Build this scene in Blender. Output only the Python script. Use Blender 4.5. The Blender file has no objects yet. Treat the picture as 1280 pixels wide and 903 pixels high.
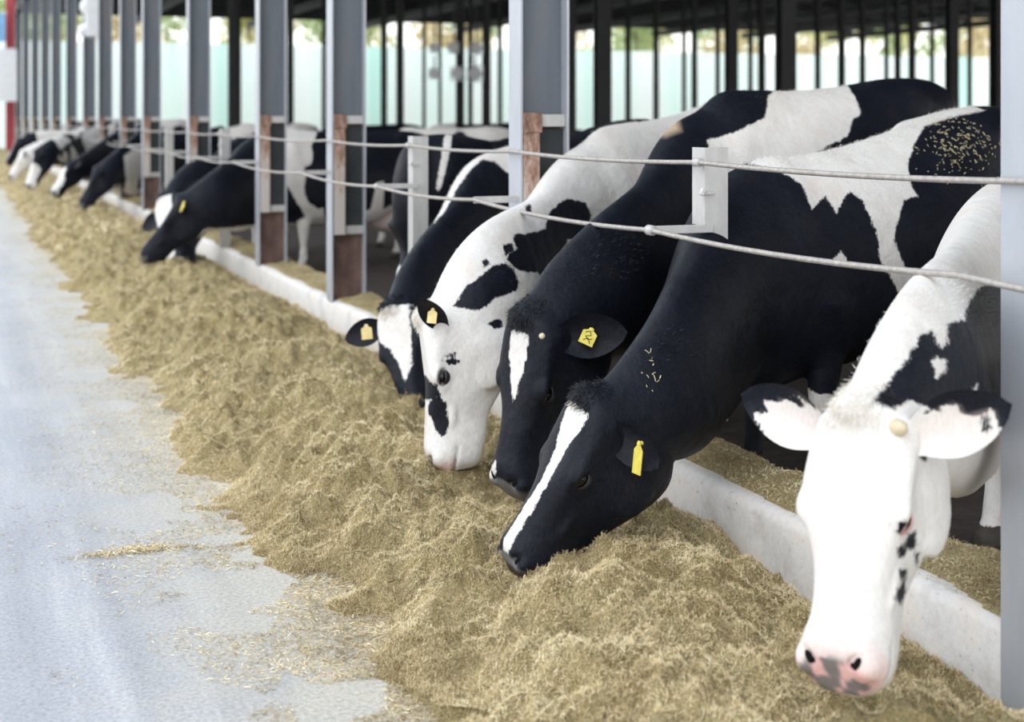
import bpy, bmesh, math, random
import numpy as np
from mathutils import Vector, Matrix
random.seed(5)
rng = np.random.default_rng(11)
C = bpy.context.scene.collection
SC = bpy.context.scene

# ------------------------------------------------------------------ camera, world, light
F, HZ, CAMH = 1850.0, 148.0, 1.45            # focal length and horizon row in pixels of a 1280x903 frame, eye height in metres
TH = math.atan(700 / F)                      # the fence runs along +Y; the camera looks this much to its right
FW = Vector((math.sin(TH), math.cos(TH), 0)); RT = Vector((math.cos(TH), -math.sin(TH), 0))
cam_d = bpy.data.cameras.new('camera'); cam = bpy.data.objects.new('camera', cam_d); C.objects.link(cam)
cam.location = (0, 0, CAMH)
cam.rotation_euler = (math.pi / 2, 0, -TH)
cam_d.sensor_width = 36; cam_d.lens = 36 * F / 1280
cam_d.shift_y = -(451.5 - HZ) / 1280
cam_d.clip_end = 400
cam_d.dof.use_dof = True; cam_d.dof.focus_distance = 4.6; cam_d.dof.aperture_fstop = 2.6
SC.camera = cam

w = bpy.data.worlds.new('world'); SC.world = w; w.use_nodes = True
nt = w.node_tree; nt.nodes.clear()
out = nt.nodes.new('ShaderNodeOutputWorld'); bg = nt.nodes.new('ShaderNodeBackground')
tc = nt.nodes.new('ShaderNodeTexCoord'); sx = nt.nodes.new('ShaderNodeSeparateXYZ'); rp = nt.nodes.new('ShaderNodeValToRGB')
nt.links.new(tc.outputs['Generated'], sx.inputs[0]); nt.links.new(sx.outputs['Z'], rp.inputs[0])
rp.color_ramp.elements[0].position = 0.0; rp.color_ramp.elements[0].color = (1.0, 0.99, 0.95, 1)
rp.color_ramp.elements[1].position = 0.6; rp.color_ramp.elements[1].color = (0.80, 0.90, 1.0, 1)
nt.links.new(rp.outputs[0], bg.inputs[0]); bg.inputs[1].default_value = 1.85
nt.links.new(bg.outputs[0], out.inputs[0])

sun_d = bpy.data.lights.new('sun', 'SUN'); sun = bpy.data.objects.new('sun', sun_d); C.objects.link(sun)
sun_d.energy = 0.8; sun_d.angle = math.radians(35); sun_d.color = (1.0, 0.97, 0.92)
sun.rotation_euler = Vector((0.70, 0.58, -0.78)).to_track_quat('-Z', 'Y').to_euler()   # from the road side, high, behind the viewer

SC.view_settings.view_transform = 'Standard'; SC.view_settings.look = 'None'
SC.view_settings.exposure = 0.14; SC.view_settings.gamma = 1.0; SC.view_settings.use_curve_mapping = False

# ------------------------------------------------------------------ helpers
def at(px, py, Z):
    "point seen at a pixel, at depth Z along the view axis"
    return Vector((0, 0, CAMH)) + FW * Z + RT * ((px - 640) / F * Z) + Vector((0, 0, -(py - HZ) / F * Z))
def at_x(px, X):
    "Y of the point on the upright plane x = X seen in a pixel column"
    a = (px - 640) / F; d = FW + RT * a
    return d.y * X / d.x
def tag(o, label=None, cat=None, group=None, kind=None):
    if label: o['label'] = label
    if cat: o['category'] = cat
    if group: o['group'] = group
    if kind: o['kind'] = kind
    return o
def empty(name, loc, label, cat, group=None):
    o = bpy.data.objects.new(name, None); C.objects.link(o); o.location = loc
    return tag(o, label, cat, group)
def link_mesh(name, me, mats, parent=None):
    o = bpy.data.objects.new(name, me); C.objects.link(o)
    for m in (mats if isinstance(mats, (list, tuple)) else [mats]): me.materials.append(m)
    if parent: o.parent = parent
    return o
class MB:
    "collects closed shapes into one mesh; coordinates are local to the object"
    def __init__(s): s.v = []; s.f = []
    def add(s, vs, fs):
        n = len(s.v); s.v += [tuple(v) for v in vs]; s.f += [tuple(i + n for i in f) for f in fs]
    def box(s, a, b, bev=0.0):
        (x0, y0, z0), (x1, y1, z1) = a, b
        bm = bmesh.new(); bmesh.ops.create_cube(bm, size=1)
        for v in bm.verts: v.co = Vector(((x0 + x1) / 2 + v.co.x * (x1 - x0), (y0 + y1) / 2 + v.co.y * (y1 - y0), (z0 + z1) / 2 + v.co.z * (z1 - z0)))
        if bev: bmesh.ops.bevel(bm, geom=bm.edges[:], offset=bev, segments=2, affect='EDGES', profile=0.5)
        bm.verts.index_update(); s.add([v.co[:] for v in bm.verts], [[v.index for v in f.verts] for f in bm.faces]); bm.free()
    def tube(s, pts, r, n=10, caps=True):
        pts = [Vector(p) for p in pts]; rs = r if isinstance(r, (list, tuple)) else [r] * len(pts)
        up = Vector((0.13, 0.21, 0.97)); vs = []; fs = []
        for i, p in enumerate(pts):
            t = (pts[min(i + 1, len(pts) - 1)] - pts[max(i - 1, 0)]).normalized()
            a = t.cross(up)
            if a.length < 0.2: a = t.cross(Vector((1, 0.1, 0)))
            a.normalize(); b = t.cross(a)
            for k in range(n):
                q = 2 * math.pi * k / n; vs.append(p + a * (math.cos(q) * rs[i]) + b * (math.sin(q) * rs[i]))
        for i in range(len(pts) - 1):
            for k in range(n): fs.append((i * n + k, i * n + (k + 1) % n, (i + 1) * n + (k + 1) % n, (i + 1) * n + k))
        if caps: fs.append(tuple(range(n))[::-1]); fs.append(tuple((len(pts) - 1) * n + k for k in range(n)))
        s.add(vs, fs)
    def ball(s, c, r, n=12, m=8):
        r = r if isinstance(r, (tuple, list)) else (r, r, r); vs = [(c[0], c[1], c[2] + r[2])]; fs = []
        for i in range(1, m):
            for k in range(n):
                a = math.pi * i / m; q = 2 * math.pi * k / n
                vs.append((c[0] + r[0] * math.sin(a) * math.cos(q), c[1] + r[1] * math.sin(a) * math.sin(q), c[2] + r[2] * math.cos(a)))
        vs.append((c[0], c[1], c[2] - r[2]))
        for k in range(n): fs.append((0, 1 + k, 1 + (k + 1) % n)); fs.append((len(vs) - 1, 1 + (m - 2) * n + (k + 1) % n, 1 + (m - 2) * n + k))
        for i in range(m - 2):
            for k in range(n): fs.append((1 + i * n + k, 1 + (i + 1) * n + k, 1 + (i + 1) * n + (k + 1) % n, 1 + i * n + (k + 1) % n))
        s.add(vs, fs)
    def build(s, name, mats, parent=None, smooth=False):
        me = bpy.data.meshes.new(name); me.from_pydata(s.v, [], s.f)
        bm = bmesh.new(); bm.from_mesh(me); bmesh.ops.recalc_face_normals(bm, faces=bm.faces[:]); bm.to_mesh(me); bm.free()
        if smooth: me.polygons.foreach_set('use_smooth', [True] * len(me.polygons))
        return link_mesh(name, me, mats, parent)

# numpy value noise
def _lat(n=256, seed=1): return np.random.default_rng(seed).random((n, n))
_LT = [_lat(256, s) for s in range(8)]
def noise2(x, y, k=0):
    L = _LT[k % 8]; xi = np.floor(x).astype(int); yi = np.floor(y).astype(int); fx = x - xi; fy = y - yi
    fx = fx * fx * (3 - 2 * fx); fy = fy * fy * (3 - 2 * fy); a = L[xi % 256, yi % 256]; b = L[(xi + 1) % 256, yi % 256]
    c = L[xi % 256, (yi + 1) % 256]; d = L[(xi + 1) % 256, (yi + 1) % 256]
    return (a * (1 - fx) + b * fx) * (1 - fy) + (c * (1 - fx) + d * fx) * fy - 0.5

# ------------------------------------------------------------------ materials
def mat(name, rough=0.6, metal=0.0):
    m = bpy.data.materials.new(name); m.use_nodes = True; n = m.node_tree; b = n.nodes['Principled BSDF']
    b.inputs['Roughness'].default_value = rough; b.inputs['Metallic'].default_value = metal
    return m, n, b
def N(n, t, **kw):
    x = n.nodes.new('ShaderNode' + t)
    for k, v in kw.items():
        if k in x.inputs.keys(): x.inputs[k].default_value = v
        else: setattr(x, k, v)
    return x
def ramp(n, src, stops):
    r = N(n, 'ValToRGB'); e = r.color_ramp.elements
    while len(e) < len(stops): e.new(0.5)
    for i, (p, c) in enumerate(stops): e[i].position = p; e[i].color = (*c, 1) if len(c) == 3 else c
    n.links.new(src, r.inputs[0]); return r.outputs[0]
def bump(n, b, src, strength=0.3, dist=0.01):
    u = N(n, 'Bump', Strength=strength, Distance=dist); n.links.new(src, u.inputs['Height']); n.links.new(u.outputs[0], b.inputs['Normal'])
def mottled(name, stops, scale, rough=0.6, metal=0.0, stretch=(1, 1, 1), bs=0.2, bd=0.004, detail=6, coord='Object'):
    m, n, b = mat(name, rough, metal)
    t = N(n, 'TexCoord'); mp = N(n, 'Mapping'); mp.inputs['Scale'].default_value = stretch
    n.links.new(t.outputs[coord], mp.inputs[0])
    z = N(n, 'TexNoise', Scale=scale, Detail=detail, Roughness=0.6); n.links.new(mp.outputs[0], z.inputs['Vector'])
    n.links.new(ramp(n, z.outputs[0], stops), b.inputs['Base Color'])
    if bs: bump(n, b, z.outputs[0], bs, bd)
    return m
M = {}
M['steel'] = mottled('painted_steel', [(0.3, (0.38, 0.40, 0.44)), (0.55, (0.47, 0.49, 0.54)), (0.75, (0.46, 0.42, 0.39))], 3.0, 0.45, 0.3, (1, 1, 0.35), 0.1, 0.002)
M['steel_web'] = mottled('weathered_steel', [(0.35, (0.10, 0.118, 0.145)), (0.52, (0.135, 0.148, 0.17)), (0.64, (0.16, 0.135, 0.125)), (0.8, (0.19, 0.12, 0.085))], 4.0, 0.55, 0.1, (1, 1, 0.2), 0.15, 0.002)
M['galv'] = mottled('galvanised_steel', [(0.3, (0.42, 0.41, 0.40)), (0.6, (0.56, 0.55, 0.54)), (0.8, (0.50, 0.43, 0.36))], 9.0, 0.5, 0.25, (1, 1, 0.4), 0.1, 0.002)
def make_guard():
    m, n, b = mat('worn_rusty_paint', 0.75)
    t = N(n, 'TexCoord'); mp = N(n, 'Mapping'); mp.inputs['Scale'].default_value = (1, 1, 0.4); n.links.new(t.outputs['Object'], mp.inputs[0])
    z = N(n, 'TexNoise', Scale=24.0, Detail=8, Roughness=0.75); n.links.new(mp.outputs[0], z.inputs['Vector'])
    sp = N(n, 'SeparateXYZ'); n.links.new(t.outputs['Object'], sp.inputs[0])      # rust sits at the top, paint lower down
    ad = N(n, 'Math', operation='MULTIPLY_ADD'); n.links.new(sp.outputs['Z'], ad.inputs[0]); ad.inputs[1].default_value = -0.55; n.links.new(z.outputs[0], ad.inputs[2])
    a3 = N(n, 'Math', operation='ADD'); n.links.new(ad.outputs[0], a3.inputs[0]); a3.inputs[1].default_value = 0.45
    n.links.new(ramp(n, a3.outputs[0], [(0.20, (0.14, 0.08, 0.06)), (0.33, (0.30, 0.17, 0.12)), (0.43, (0.46, 0.34, 0.28)), (0.55, (0.52, 0.47, 0.44)), (0.9, (0.48, 0.45, 0.43))]), b.inputs['Base Color'])
    bump(n, b, z.outputs[0], 0.3, 0.004); return m
M['rust'] = make_guard()
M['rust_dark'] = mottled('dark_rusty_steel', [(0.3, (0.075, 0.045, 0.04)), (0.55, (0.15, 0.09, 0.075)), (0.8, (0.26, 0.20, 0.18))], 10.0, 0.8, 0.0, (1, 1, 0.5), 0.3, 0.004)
M['plate'] = mottled('dark_rubber', [(0.3, (0.012, 0.016, 0.018)), (0.7, (0.028, 0.032, 0.034))], 5.0, 0.6)
M['cable'] = mottled('wire_rope', [(0.3, (0.30, 0.27, 0.25)), (0.7, (0.50, 0.46, 0.43))], 60.0, 0.5, 0.3)
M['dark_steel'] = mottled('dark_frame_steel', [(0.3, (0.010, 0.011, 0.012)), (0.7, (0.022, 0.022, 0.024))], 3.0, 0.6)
M['white_paint'] = mottled('white_painted_metal', [(0.3, (0.72, 0.74, 0.76)), (0.7, (0.82, 0.83, 0.84))], 8.0, 0.5)
M['grey_paint'] = mottled('grey_painted_metal', [(0.3, (0.62, 0.63, 0.64)), (0.7, (0.75, 0.76, 0.77))], 8.0, 0.5)
M['red_paint'] = mottled('red_painted_metal', [(0.3, (0.30, 0.03, 0.04)), (0.7, (0.42, 0.05, 0.06))], 4.0, 0.5)
M['blue_paint'] = mottled('blue_painted_metal', [(0.3, (0.15, 0.35, 0.6)), (0.7, (0.25, 0.5, 0.75))], 4.0, 0.5)
M['soil'] = mottled('dark_manure_soil', [(0.3, (0.018, 0.013, 0.011)), (0.6, (0.045, 0.03, 0.024)), (0.85, (0.10, 0.07, 0.05))], 9.0, 0.85, 0, (1, 1, 1), 0.6, 0.03, 10)
M['roof'] = mottled('dark_roof_sheet', [(0.3, (0.008, 0.008, 0.009)), (0.7, (0.020, 0.019, 0.018))], 1.5, 0.7)
M['bark'] = mottled('bark', [(0.3, (0.08, 0.06, 0.04)), (0.7, (0.18, 0.14, 0.10))], 8.0, 0.9)
M['verge'] = mottled('pale_ground', [(0.3, (0.35, 0.34, 0.28)), (0.7, (0.5, 0.48, 0.4))], 0.6, 0.9)
def foliage_mat(name, a, b_):
    m = mottled(name, [(0.35, a), (0.65, b_)], 1.2, 0.7, 0, (1, 1, 1), 0.5, 0.1, 8); n = m.node_tree; b = n.nodes['Principled BSDF']
    tr = N(n, 'BsdfTranslucent'); n.links.new(b.inputs['Base Color'].links[0].from_socket, tr.inputs[0]); mx = N(n, 'MixShader'); mx.inputs[0].default_value = 0.5
    n.links.new(b.outputs[0], mx.inputs[1]); n.links.new(tr.outputs[0], mx.inputs[2]); n.links.new(mx.outputs[0], n.nodes['Material Output'].inputs[0]); return m
M['leaf_a'] = foliage_mat('yellow_green_leaves', (0.40, 0.42, 0.15), (0.85, 0.82, 0.45))
M['leaf_b'] = foliage_mat('pale_green_leaves', (0.28, 0.36, 0.16), (0.66, 0.74, 0.42))
M['leaf_c'] = foliage_mat('dry_straw_leaves', (0.55, 0.45, 0.25), (0.90, 0.80, 0.55))

def make_mint():
    m, n, b = mat('mint_sheet', 0.5)
    t = N(n, 'TexCoord'); mp = N(n, 'Mapping'); mp.inputs['Scale'].default_value = (1, 0, 0.02); n.links.new(t.outputs['Object'], mp.inputs[0])
    z = N(n, 'TexNoise', Scale=0.5, Detail=4); n.links.new(mp.outputs[0], z.inputs['Vector'])
    c = ramp(n, z.outputs[0], [(0.33, (0.72, 0.93, 0.88)), (0.43, (0.92, 1.0, 0.97)), (0.62, (0.98, 1.0, 0.99))]); n.links.new(c, b.inputs['Base Color'])
    tr = N(n, 'BsdfTranslucent'); n.links.new(c, tr.inputs[0]); mx = N(n, 'MixShader'); mx.inputs[0].default_value = 0.55
    n.links.new(b.outputs[0], mx.inputs[1]); n.links.new(tr.outputs[0], mx.inputs[2]); n.links.new(mx.outputs[0], n.nodes['Material Output'].inputs[0])
    return m
M['mint'] = make_mint()

def make_road():
    m, n, b = mat('concrete_road', 0.55)
    t = N(n, 'TexCoord')
    mp = N(n, 'Mapping'); mp.inputs['Scale'].default_value = (6, 0.35, 1); n.links.new(t.outputs['Object'], mp.inputs[0])
    st = N(n, 'TexNoise', Scale=1.0, Detail=5, Roughness=0.6); n.links.new(mp.outputs[0], st.inputs['Vector'])
    fine = N(n, 'TexNoise', Scale=75.0, Detail=6, Roughness=0.9); n.links.new(t.outputs['Object'], fine.inputs['Vector'])
    big = N(n, 'TexNoise', Scale=0.8, Detail=5); n.links.new(t.outputs['Object'], big.inputs['Vector'])
    base = ramp(n, st.outputs[0], [(0.35, (0.36, 0.365, 0.395)), (0.55, (0.43, 0.435, 0.465)), (0.7, (0.53, 0.53, 0.55))])
    m1 = N(n, 'MixRGB', blend_type='MULTIPLY'); m1.inputs[0].default_value = 1; n.links.new(base, m1.inputs[1])
    n.links.new(ramp(n, fine.outputs[0], [(0.34, (0.50, 0.50, 0.53)), (0.5, (0.96, 0.96, 0.96)), (0.66, (1.38, 1.36, 1.30))]), m1.inputs[2])
    m2 = N(n, 'MixRGB', blend_type='MULTIPLY'); m2.inputs[0].default_value = 1; n.links.new(m1.outputs[0], m2.inputs[1])
    n.links.new(ramp(n, big.outputs[0], [(0.35, (0.88, 0.89, 0.92)), (0.6, (1.06, 1.05, 1.05))]), m2.inputs[2])
    # dusting of feed near the heap (x of the heap's edge is about one metre)
    sp = N(n, 'SeparateXYZ'); n.links.new(t.outputs['Object'], sp.inputs[0])
    dn = N(n, 'TexNoise', Scale=3.5, Detail=8, Roughness=0.75); n.links.new(t.outputs['Object'], dn.inputs['Vector'])
    ad = N(n, 'Math', operation='MULTIPLY_ADD'); n.links.new(dn.outputs[0], ad.inputs[0]); ad.inputs[1].default_value = 1.1; n.links.new(sp.outputs['X'], ad.inputs[2])
    fac = ramp(n, ad.outputs[0], [(0.0, (0, 0, 0)), (1.0, (1, 1, 1))]); mr = N(n, 'MapRange'); n.links.new(ad.outputs[0], mr.inputs[0])
    mr.inputs[1].default_value = 0.85; mr.inputs[2].default_value = 1.5; mr.inputs[3].default_value = 0; mr.inputs[4].default_value = 0.85
    m3 = N(n, 'MixRGB'); n.links.new(mr.outputs[0], m3.inputs[0]); n.links.new(m2.outputs[0], m3.inputs[1])
    n.links.new(ramp(n, fine.outputs[0], [(0.38, (0.36, 0.31, 0.22)), (0.5, (0.56, 0.51, 0.43)), (0.62, (0.72, 0.67, 0.57))]), m3.inputs[2])
    n.links.new(m3.outputs[0], b.inputs['Base Color'])
    bump(n, b, fine.outputs[0], 0.25, 0.003)
    return m
M['road'] = make_road()

def make_curb():
    m, n, b = mat('worn_concrete', 0.8)
    t = N(n, 'TexCoord')
    z = N(n, 'TexNoise', Scale=5.0, Detail=8, Roughness=0.65); n.links.new(t.outputs['Object'], z.inputs['Vector'])
    v = N(n, 'TexNoise', Scale=45.0, Detail=4, Roughness=0.7); n.links.new(t.outputs['Object'], v.inputs['Vector'])
    m1 = N(n, 'MixRGB', blend_type='MULTIPLY'); m1.inputs[0].default_value = 1
    n.links.new(ramp(n, z.outputs[0], [(0.35, (0.60, 0.56, 0.53)), (0.5, (0.72, 0.69, 0.67)), (0.66, (0.76, 0.66, 0.58))]), m1.inputs[1])
    n.links.new(ramp(n, v.outputs[0], [(0.28, (0.45, 0.43, 0.40)), (0.36, (0.95, 0.95, 0.95)), (0.7, (1.05, 1.05, 1.05))]), m1.inputs[2])
    n.links.new(m1.outputs[0], b.inputs['Base Color']); bump(n, b, v.outputs[0], 0.4, 0.006)
    return m
M['curb'] = make_curb()
M['fleck'] = mottled('hay_fleck', [(0.3, (0.45, 0.36, 0.18)), (0.7, (0.75, 0.66, 0.42))], 40, 0.7)

def make_hay(name, tone=1.0):
    m, n, b = mat(name, 0.75)
    t = N(n, 'TexCoord')
    big = N(n, 'TexNoise', Scale=4.0, Detail=6, Roughness=0.65); n.links.new(t.outputs['Object'], big.inputs['Vector'])
    fine = N(n, 'TexNoise', Scale=190.0, Detail=5, Roughness=0.85); n.links.new(t.outputs['Object'], fine.inputs['Vector'])
    m1 = N(n, 'MixRGB', blend_type='MULTIPLY'); m1.inputs[0].default_value = 1
    n.links.new(ramp(n, big.outputs[0], [(0.35, (0.40 * tone, 0.30 * tone, 0.13 * tone)), (0.5, (0.50 * tone, 0.40 * tone, 0.20 * tone)), (0.68, (0.62 * tone, 0.51 * tone, 0.29 * tone))]), m1.inputs[1])
    n.links.new(ramp(n, fine.outputs[0], [(0.38, (0.25, 0.23, 0.20)), (0.5, (0.8, 0.8, 0.78)), (0.62, (1.45, 1.42, 1.32))]), m1.inputs[2])  # low noise is darkened: shade of crevices painted into the hay colour
    n.links.new(m1.outputs[0], b.inputs['Base Color']); bump(n, b, fine.outputs[0], 0.8, 0.01)
    return m
M['hay'] = make_hay('chopped_haylage', 0.95)
def make_blades():
    m, n, b = mat('hay_blades', 0.65)
    a = N(n, 'Attribute', attribute_name='tone')
    n.links.new(ramp(n, a.outputs['Fac'], [(0.0, (0.24, 0.175, 0.085)), (0.3, (0.53, 0.405, 0.215)), (0.6, (0.77, 0.625, 0.375)), (0.85, (0.90, 0.77, 0.50)), (1.0, (0.95, 0.87, 0.63))]), b.inputs['Base Color'])
    b.inputs['Specular IOR Level'].default_value = 0.3
    return m
M['blades'] = make_blades()

def make_coat():
    m, n, b = mat('cow_coat', 0.5)
    t = N(n, 'TexCoord'); at_ = N(n, 'Attribute', attribute_name='coat'); sk = N(n, 'Attribute', attribute_name='skin'); skc = N(n, 'Attribute', attribute_name='skin_colour')
    hair = N(n, 'TexNoise', Scale=170.0, Detail=3, Roughness=0.7); n.links.new(t.outputs['Object'], hair.inputs['Vector'])
    mid = N(n, 'TexNoise', Scale=28.0, Detail=5, Roughness=0.7); n.links.new(t.outputs['Object'], mid.inputs['Vector'])
    big = N(n, 'TexNoise', Scale=5.0, Detail=4, Roughness=0.6); n.links.new(t.outputs['Object'], big.inputs['Vector'])
    mp = N(n, 'Mapping'); mp.inputs['Scale'].default_value = (260, 260, 30); n.links.new(t.outputs['Object'], mp.inputs[0])
    st = N(n, 'TexNoise', Scale=1.0, Detail=2, Roughness=0.6); n.links.new(mp.outputs[0], st.inputs['Vector'])
    # ragged, hairy border between black and white
    a1 = N(n, 'Math', operation='MULTIPLY_ADD'); n.links.new(st.outputs[0], a1.inputs[0]); a1.inputs[1].default_value = 0.022; n.links.new(at_.outputs['Fac'], a1.inputs[2])
    a2 = N(n, 'Math', operation='MULTIPLY_ADD'); n.links.new(mid.outputs[0], a2.inputs[0]); a2.inputs[1].default_value = 0.030; n.links.new(a1.outputs[0], a2.inputs[2])
    mr = N(n, 'MapRange', interpolation_type='SMOOTHSTEP'); n.links.new(a2.outputs[0], mr.inputs[0]); mr.inputs[1].default_value = 0.0235; mr.inputs[2].default_value = 0.0295
    blk = ramp(n, big.outputs[0], [(0.3, (0.0045, 0.0055, 0.0095)), (0.6, (0.0075, 0.009, 0.015)), (0.8, (0.016, 0.013, 0.012))])
    wht = ramp(n, big.outputs[0], [(0.3, (0.68, 0.63, 0.59)), (0.55, (0.76, 0.735, 0.71)), (0.8, (0.72, 0.62, 0.56))])
    mw = N(n, 'MixRGB', blend_type='MULTIPLY'); mw.inputs[0].default_value = 1; n.links.new(wht, mw.inputs[1])
    n.links.new(ramp(n, st.outputs[0], [(0.3, (0.88, 0.87, 0.86)), (0.6, (1.03, 1.03, 1.03))]), mw.inputs[2])
    mk = N(n, 'MixRGB', blend_type='MULTIPLY'); mk.inputs[0].default_value = 1; n.links.new(blk, mk.inputs[1])
    n.links.new(ramp(n, st.outputs[0], [(0.3, (0.6, 0.6, 0.6)), (0.65, (1.6, 1.6, 1.6))]), mk.inputs[2])
    mx = N(n, 'MixRGB'); n.links.new(mr.outputs[0], mx.inputs[0]); n.links.new(mw.outputs[0], mx.inputs[1]); n.links.new(mk.outputs[0], mx.inputs[2])
    m2 = N(n, 'MixRGB'); n.links.new(sk.outputs['Fac'], m2.inputs[0]); n.links.new(mx.outputs[0], m2.inputs[1]); n.links.new(skc.outputs['Color'], m2.inputs[2])
    n.links.new(m2.outputs[0], b.inputs['Base Color'])
    b.inputs['Specular IOR Level'].default_value = 0.17
    b.inputs['Sheen Weight'].default_value = 0.0; b.inputs['Sheen Roughness'].default_value = 0.4; b.inputs['Sheen Tint'].default_value = (0.75, 0.85, 1, 1)
    ba = N(n, 'Math', operation='MULTIPLY_ADD'); n.links.new(st.outputs[0], ba.inputs[0]); ba.inputs[1].default_value = 0.5; n.links.new(mid.outputs[0], ba.inputs[2])
    fold = N(n, 'TexNoise', Scale=11.0, Detail=3, Roughness=0.5); n.links.new(t.outputs['Object'], fold.inputs['Vector'])
    u1 = N(n, 'Bump', Strength=0.35, Distance=0.03); n.links.new(fold.outputs[0], u1.inputs['Height'])
    u2 = N(n, 'Bump', Strength=0.4, Distance=0.004); n.links.new(ba.outputs[0], u2.inputs['Height']); n.links.new(u1.outputs[0], u2.inputs['Normal']); n.links.new(u2.outputs[0], b.inputs['Normal'])
    return m
M['coat'] = make_coat()
mm, n_, b_ = mat('eye_gloss', 0.06); b_.inputs['Base Color'].default_value = (0.006, 0.004, 0.004, 1); M['eye'] = mm
mm, n_, b_ = mat('horn_keratin', 0.5); b_.inputs['Base Color'].default_value = (0.62, 0.52, 0.36, 1); M['horn'] = mm
mm, n_, b_ = mat('dark_lid_skin', 0.5); b_.inputs['Base Color'].default_value = (0.012, 0.012, 0.014, 1); M['lid'] = mm
mm, n_, b_ = mat('pink_lid_skin', 0.5); b_.inputs['Base Color'].default_value = (0.60, 0.38, 0.35, 1); M['lid_pink'] = mm
mm, n_, b_ = mat('black_hair', 0.5); b_.inputs['Base Color'].default_value = (0.009, 0.009, 0.012, 1); M['hair_black'] = mm
mm, n_, b_ = mat('white_hair', 0.6); b_.inputs['Base Color'].default_value = (0.80, 0.75, 0.68, 1); M['hair_white'] = mm
mm, n_, b_ = mat('nostril_shade', 0.8); b_.inputs['Base Color'].default_value = (0.006, 0.005, 0.005, 1); b_.inputs['Specular IOR Level'].default_value = 0.1; M['nostril'] = mm  # near-black colour stands in for the shade inside a nostril
M['horn_dark'] = mottled('dark_horn', [(0.3, (0.10, 0.08, 0.06)), (0.7, (0.30, 0.24, 0.18))], 60, 0.6)
M['tag'] = mottled('yellow_tag_plastic', [(0.3, (0.70, 0.58, 0.08)), (0.7, (0.85, 0.72, 0.14))], 50, 0.4)
M['tag_pale'] = mottled('pale_yellow_tag_plastic', [(0.3, (0.75, 0.58, 0.22)), (0.7, (0.88, 0.74, 0.36))], 50, 0.4)
mm, n_, b_ = mat('tag_ink', 0.6); b_.inputs['Base Color'].default_value = (0.03, 0.03, 0.03, 1); M['ink'] = mm
mm, n_, b_ = mat('white_tag_plastic', 0.4); b_.inputs['Base Color'].default_value = (0.8, 0.8, 0.78, 1); M['tag_white'] = mm
M['hoof'] = mottled('hoof', [(0.3, (0.05, 0.04, 0.03)), (0.7, (0.12, 0.09, 0.07))], 30, 0.6)

# ------------------------------------------------------------------ ground and structure
FX, CW, CT = 2.40, 0.31, 0.22         # kerb face, kerb width, kerb top
def slab(name, a, b, m, label=None):
    q = MB(); q.box(a, b); o = q.build(name, m); tag(o, label, kind='structure'); return o
slab('road', (-14, -6, -0.3), (FX + 0.02, 75, 0.0), M['road'], 'pale blue-grey concrete feed road with feed dust')
slab('floor', (FX + CW, -6, -0.3), (46, 64, 0.06), M['soil'], 'dark soil floor on the cow side')
slab('ground', (-60, 60, -0.35), (90, 130, -0.02), M['verge'], 'pale ground beyond the shed')

# kerb: lofted along Y with slight wear
ys = np.arange(-3, 63, 0.12); prof = [(0, -0.05), (0, CT - 0.035), (0.012, CT - 0.010), (0.04, CT), (CW - 0.03, CT), (CW, CT - 0.03), (CW, -0.05)]
vs = []; fs = []
for i, y in enumerate(ys):
    for j, (x, z) in enumerate(prof):
        k = 0.012 * float(noise2(np.array(y * 1.7), np.array(j * 0.4), 2)); dz = 0.012 * float(noise2(np.array(y * 1.1), np.array(0.3 + j * .2), 3)) if j > 0 else 0
        vs.append((FX + x + k, y, z + dz))
n_p = len(prof)
for i in range(len(ys) - 1):
    for j in range(n_p - 1): fs.append((i * n_p + j, i * n_p + j + 1, (i + 1) * n_p + j + 1, (i + 1) * n_p + j))
me = bpy.data.meshes.new('kerb'); me.from_pydata(vs, [], fs); kb = link_mesh('kerb', me, M['curb']); tag(kb, 'low worn pale concrete kerb in front of the cows', kind='structure')
me.polygons.foreach_set('use_smooth', [True] * len(me.polygons))

# roof: sheet and purlins and rafters
RZ = 6.3
slab('roof', (3.2, -4, RZ), (46, 71, RZ + .1), M['roof'])
q = MB()
for y in np.arange(-3, 71, 2.0): q.box((2.35, y - 0.05, RZ - .2), (46, y + 0.05, RZ))
for x in np.arange(2.52, 46, 5.4): q.box((x - 0.1, -4, RZ - .5), (x + 0.1, 71, RZ - .2))
tag(q.build('ceiling_beams', M['dark_steel']), kind='structure')
# pale mint sheeting at the far end
q = MB()
for i in range(84):
    x = -2.0 + i * 0.75; q.box((x, 76.0 + 0.03 * (i % 2), 0), (x + 0.75, 76.02 + 0.03 * (i % 2), 5.25))
mw_ = q.build('wall_end', M['mint']); tag(mw_, 'pale mint sheet wall behind the shed', kind='structure')

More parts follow.
